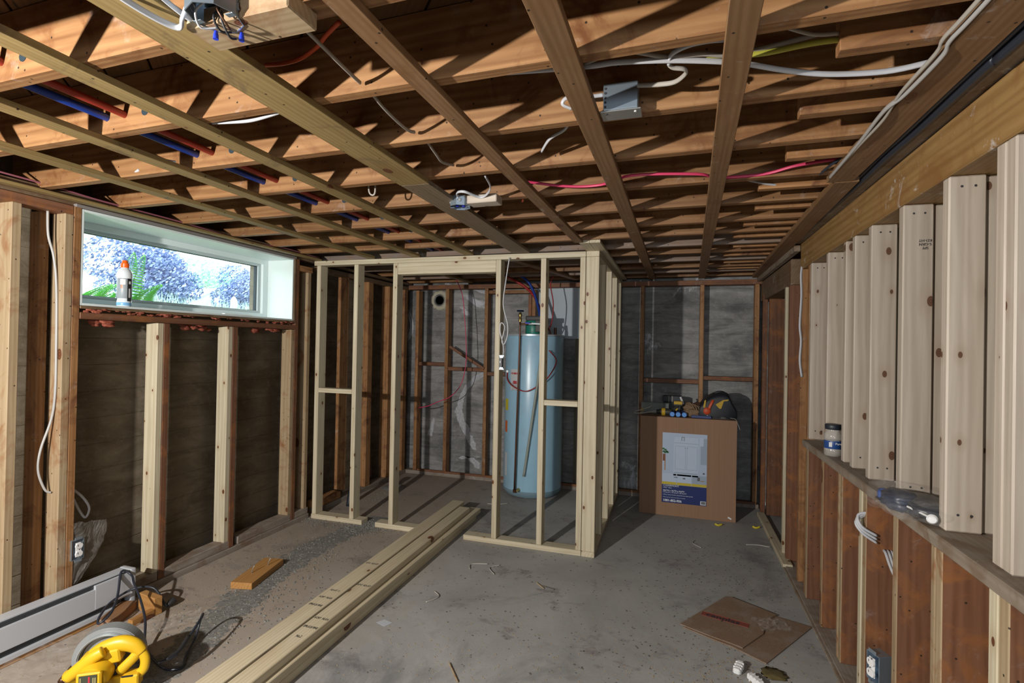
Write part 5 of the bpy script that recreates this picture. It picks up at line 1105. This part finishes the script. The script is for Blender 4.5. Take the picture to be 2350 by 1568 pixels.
pk = link('fence_picket', bm, simple('picket_white', (.8, .85, .88), .7)); pk.location = (-4.3, 4.17, 1.745); tag(pk, 'pale pointed picket in the grass outside, lower right of the window', 'picket')
# ferns and grass tufts near the glass
def fern(x, y, h, label, seed, lean=.15):
    r = random.Random(seed); vs_, fs = [], []
    for s in range(r.choice((1, 2, 2))):
        a = r.uniform(-.6, .6); px, py = x+r.uniform(-.03, .03), y+r.uniform(-.03, .03); H = h*r.uniform(.75, 1)
        for i in range(22):
            t = (i+1)/22; cx = px+.02*t; cy = py+lean*t*t*math.sin(a+.8)+a*.05*t; cz = 1.60+H*t*(1-.15*t*t); w = .11*(1-t)**.7*min(1, t*4)+.008
            for sd_ in (-1, 1):
                j = len(vs_); vs_ += [(cx, cy, cz), (cx+.012, cy+sd_*w*.5, cz+.012-.02*t), (cx, cy+sd_*w, cz-.004-.02*t), (cx-.004, cy+sd_*w*.5, cz-.006)]; fs.append((j, j+1, j+2, j+3))
        for i in range(6):
            t = i/6; t2 = (i+1)/6; j = len(vs_); f = lambda q: (px+.02*q, py+lean*q*q*math.sin(a+.8)+a*.05*q, 1.60+H*q*(1-.15*q*q))
            A, Bq = f(t), f(t2); vs_ += [A, (A[0], A[1]+.004, A[2]), (Bq[0], Bq[1]+.004, Bq[2]), Bq]; fs.append((j, j+1, j+2, j+3))
    me = bpy.data.meshes.new('fern'); me.from_pydata(vs_, [], fs); me.materials.append(G3); o = bpy.data.objects.new('fern', me); C.objects.link(o); return tag(o, label, 'fern')
fern(-3.42, 2.46, .50, 'tall green fern frond outside the glass just right of the bottle', 5, .08)
fern(-3.40, 2.53, .28, 'short green fern leaning right behind the bottle outside', 9, .2)
fern(-3.5, 2.24, .26, 'low green fern outside at the left end of the window', 11, .15)
fern(-3.55, 2.36, .2, 'low green fern outside between the window edge and the bottle', 14, .1)
r_ = random.Random(5); vs_, fs = [], []
for _ in range(1500):
    x = r_.uniform(-5.5, -3.35); y = r_.uniform(1.6, 6.5); h = r_.uniform(.03, .11)*(1.3 if y > 2.8 else .9); a = r_.uniform(0, 6.28); i = len(vs_)
    z0 = gz(x); vs_ += [(x, y, z0), (x+.006*math.cos(a), y+.006*math.sin(a), z0), (x+.03*math.cos(a*3), y+.03*math.sin(a*3), z0+h)]; fs.append((i, i+1, i+2))
me = bpy.data.meshes.new('grass'); me.from_pydata(vs_, [], fs); me.materials.append(G2); o = bpy.data.objects.new('grass', me); C.objects.link(o); tag(o, 'pale green grass blades outside the window', 'grass', None, 'stuff')
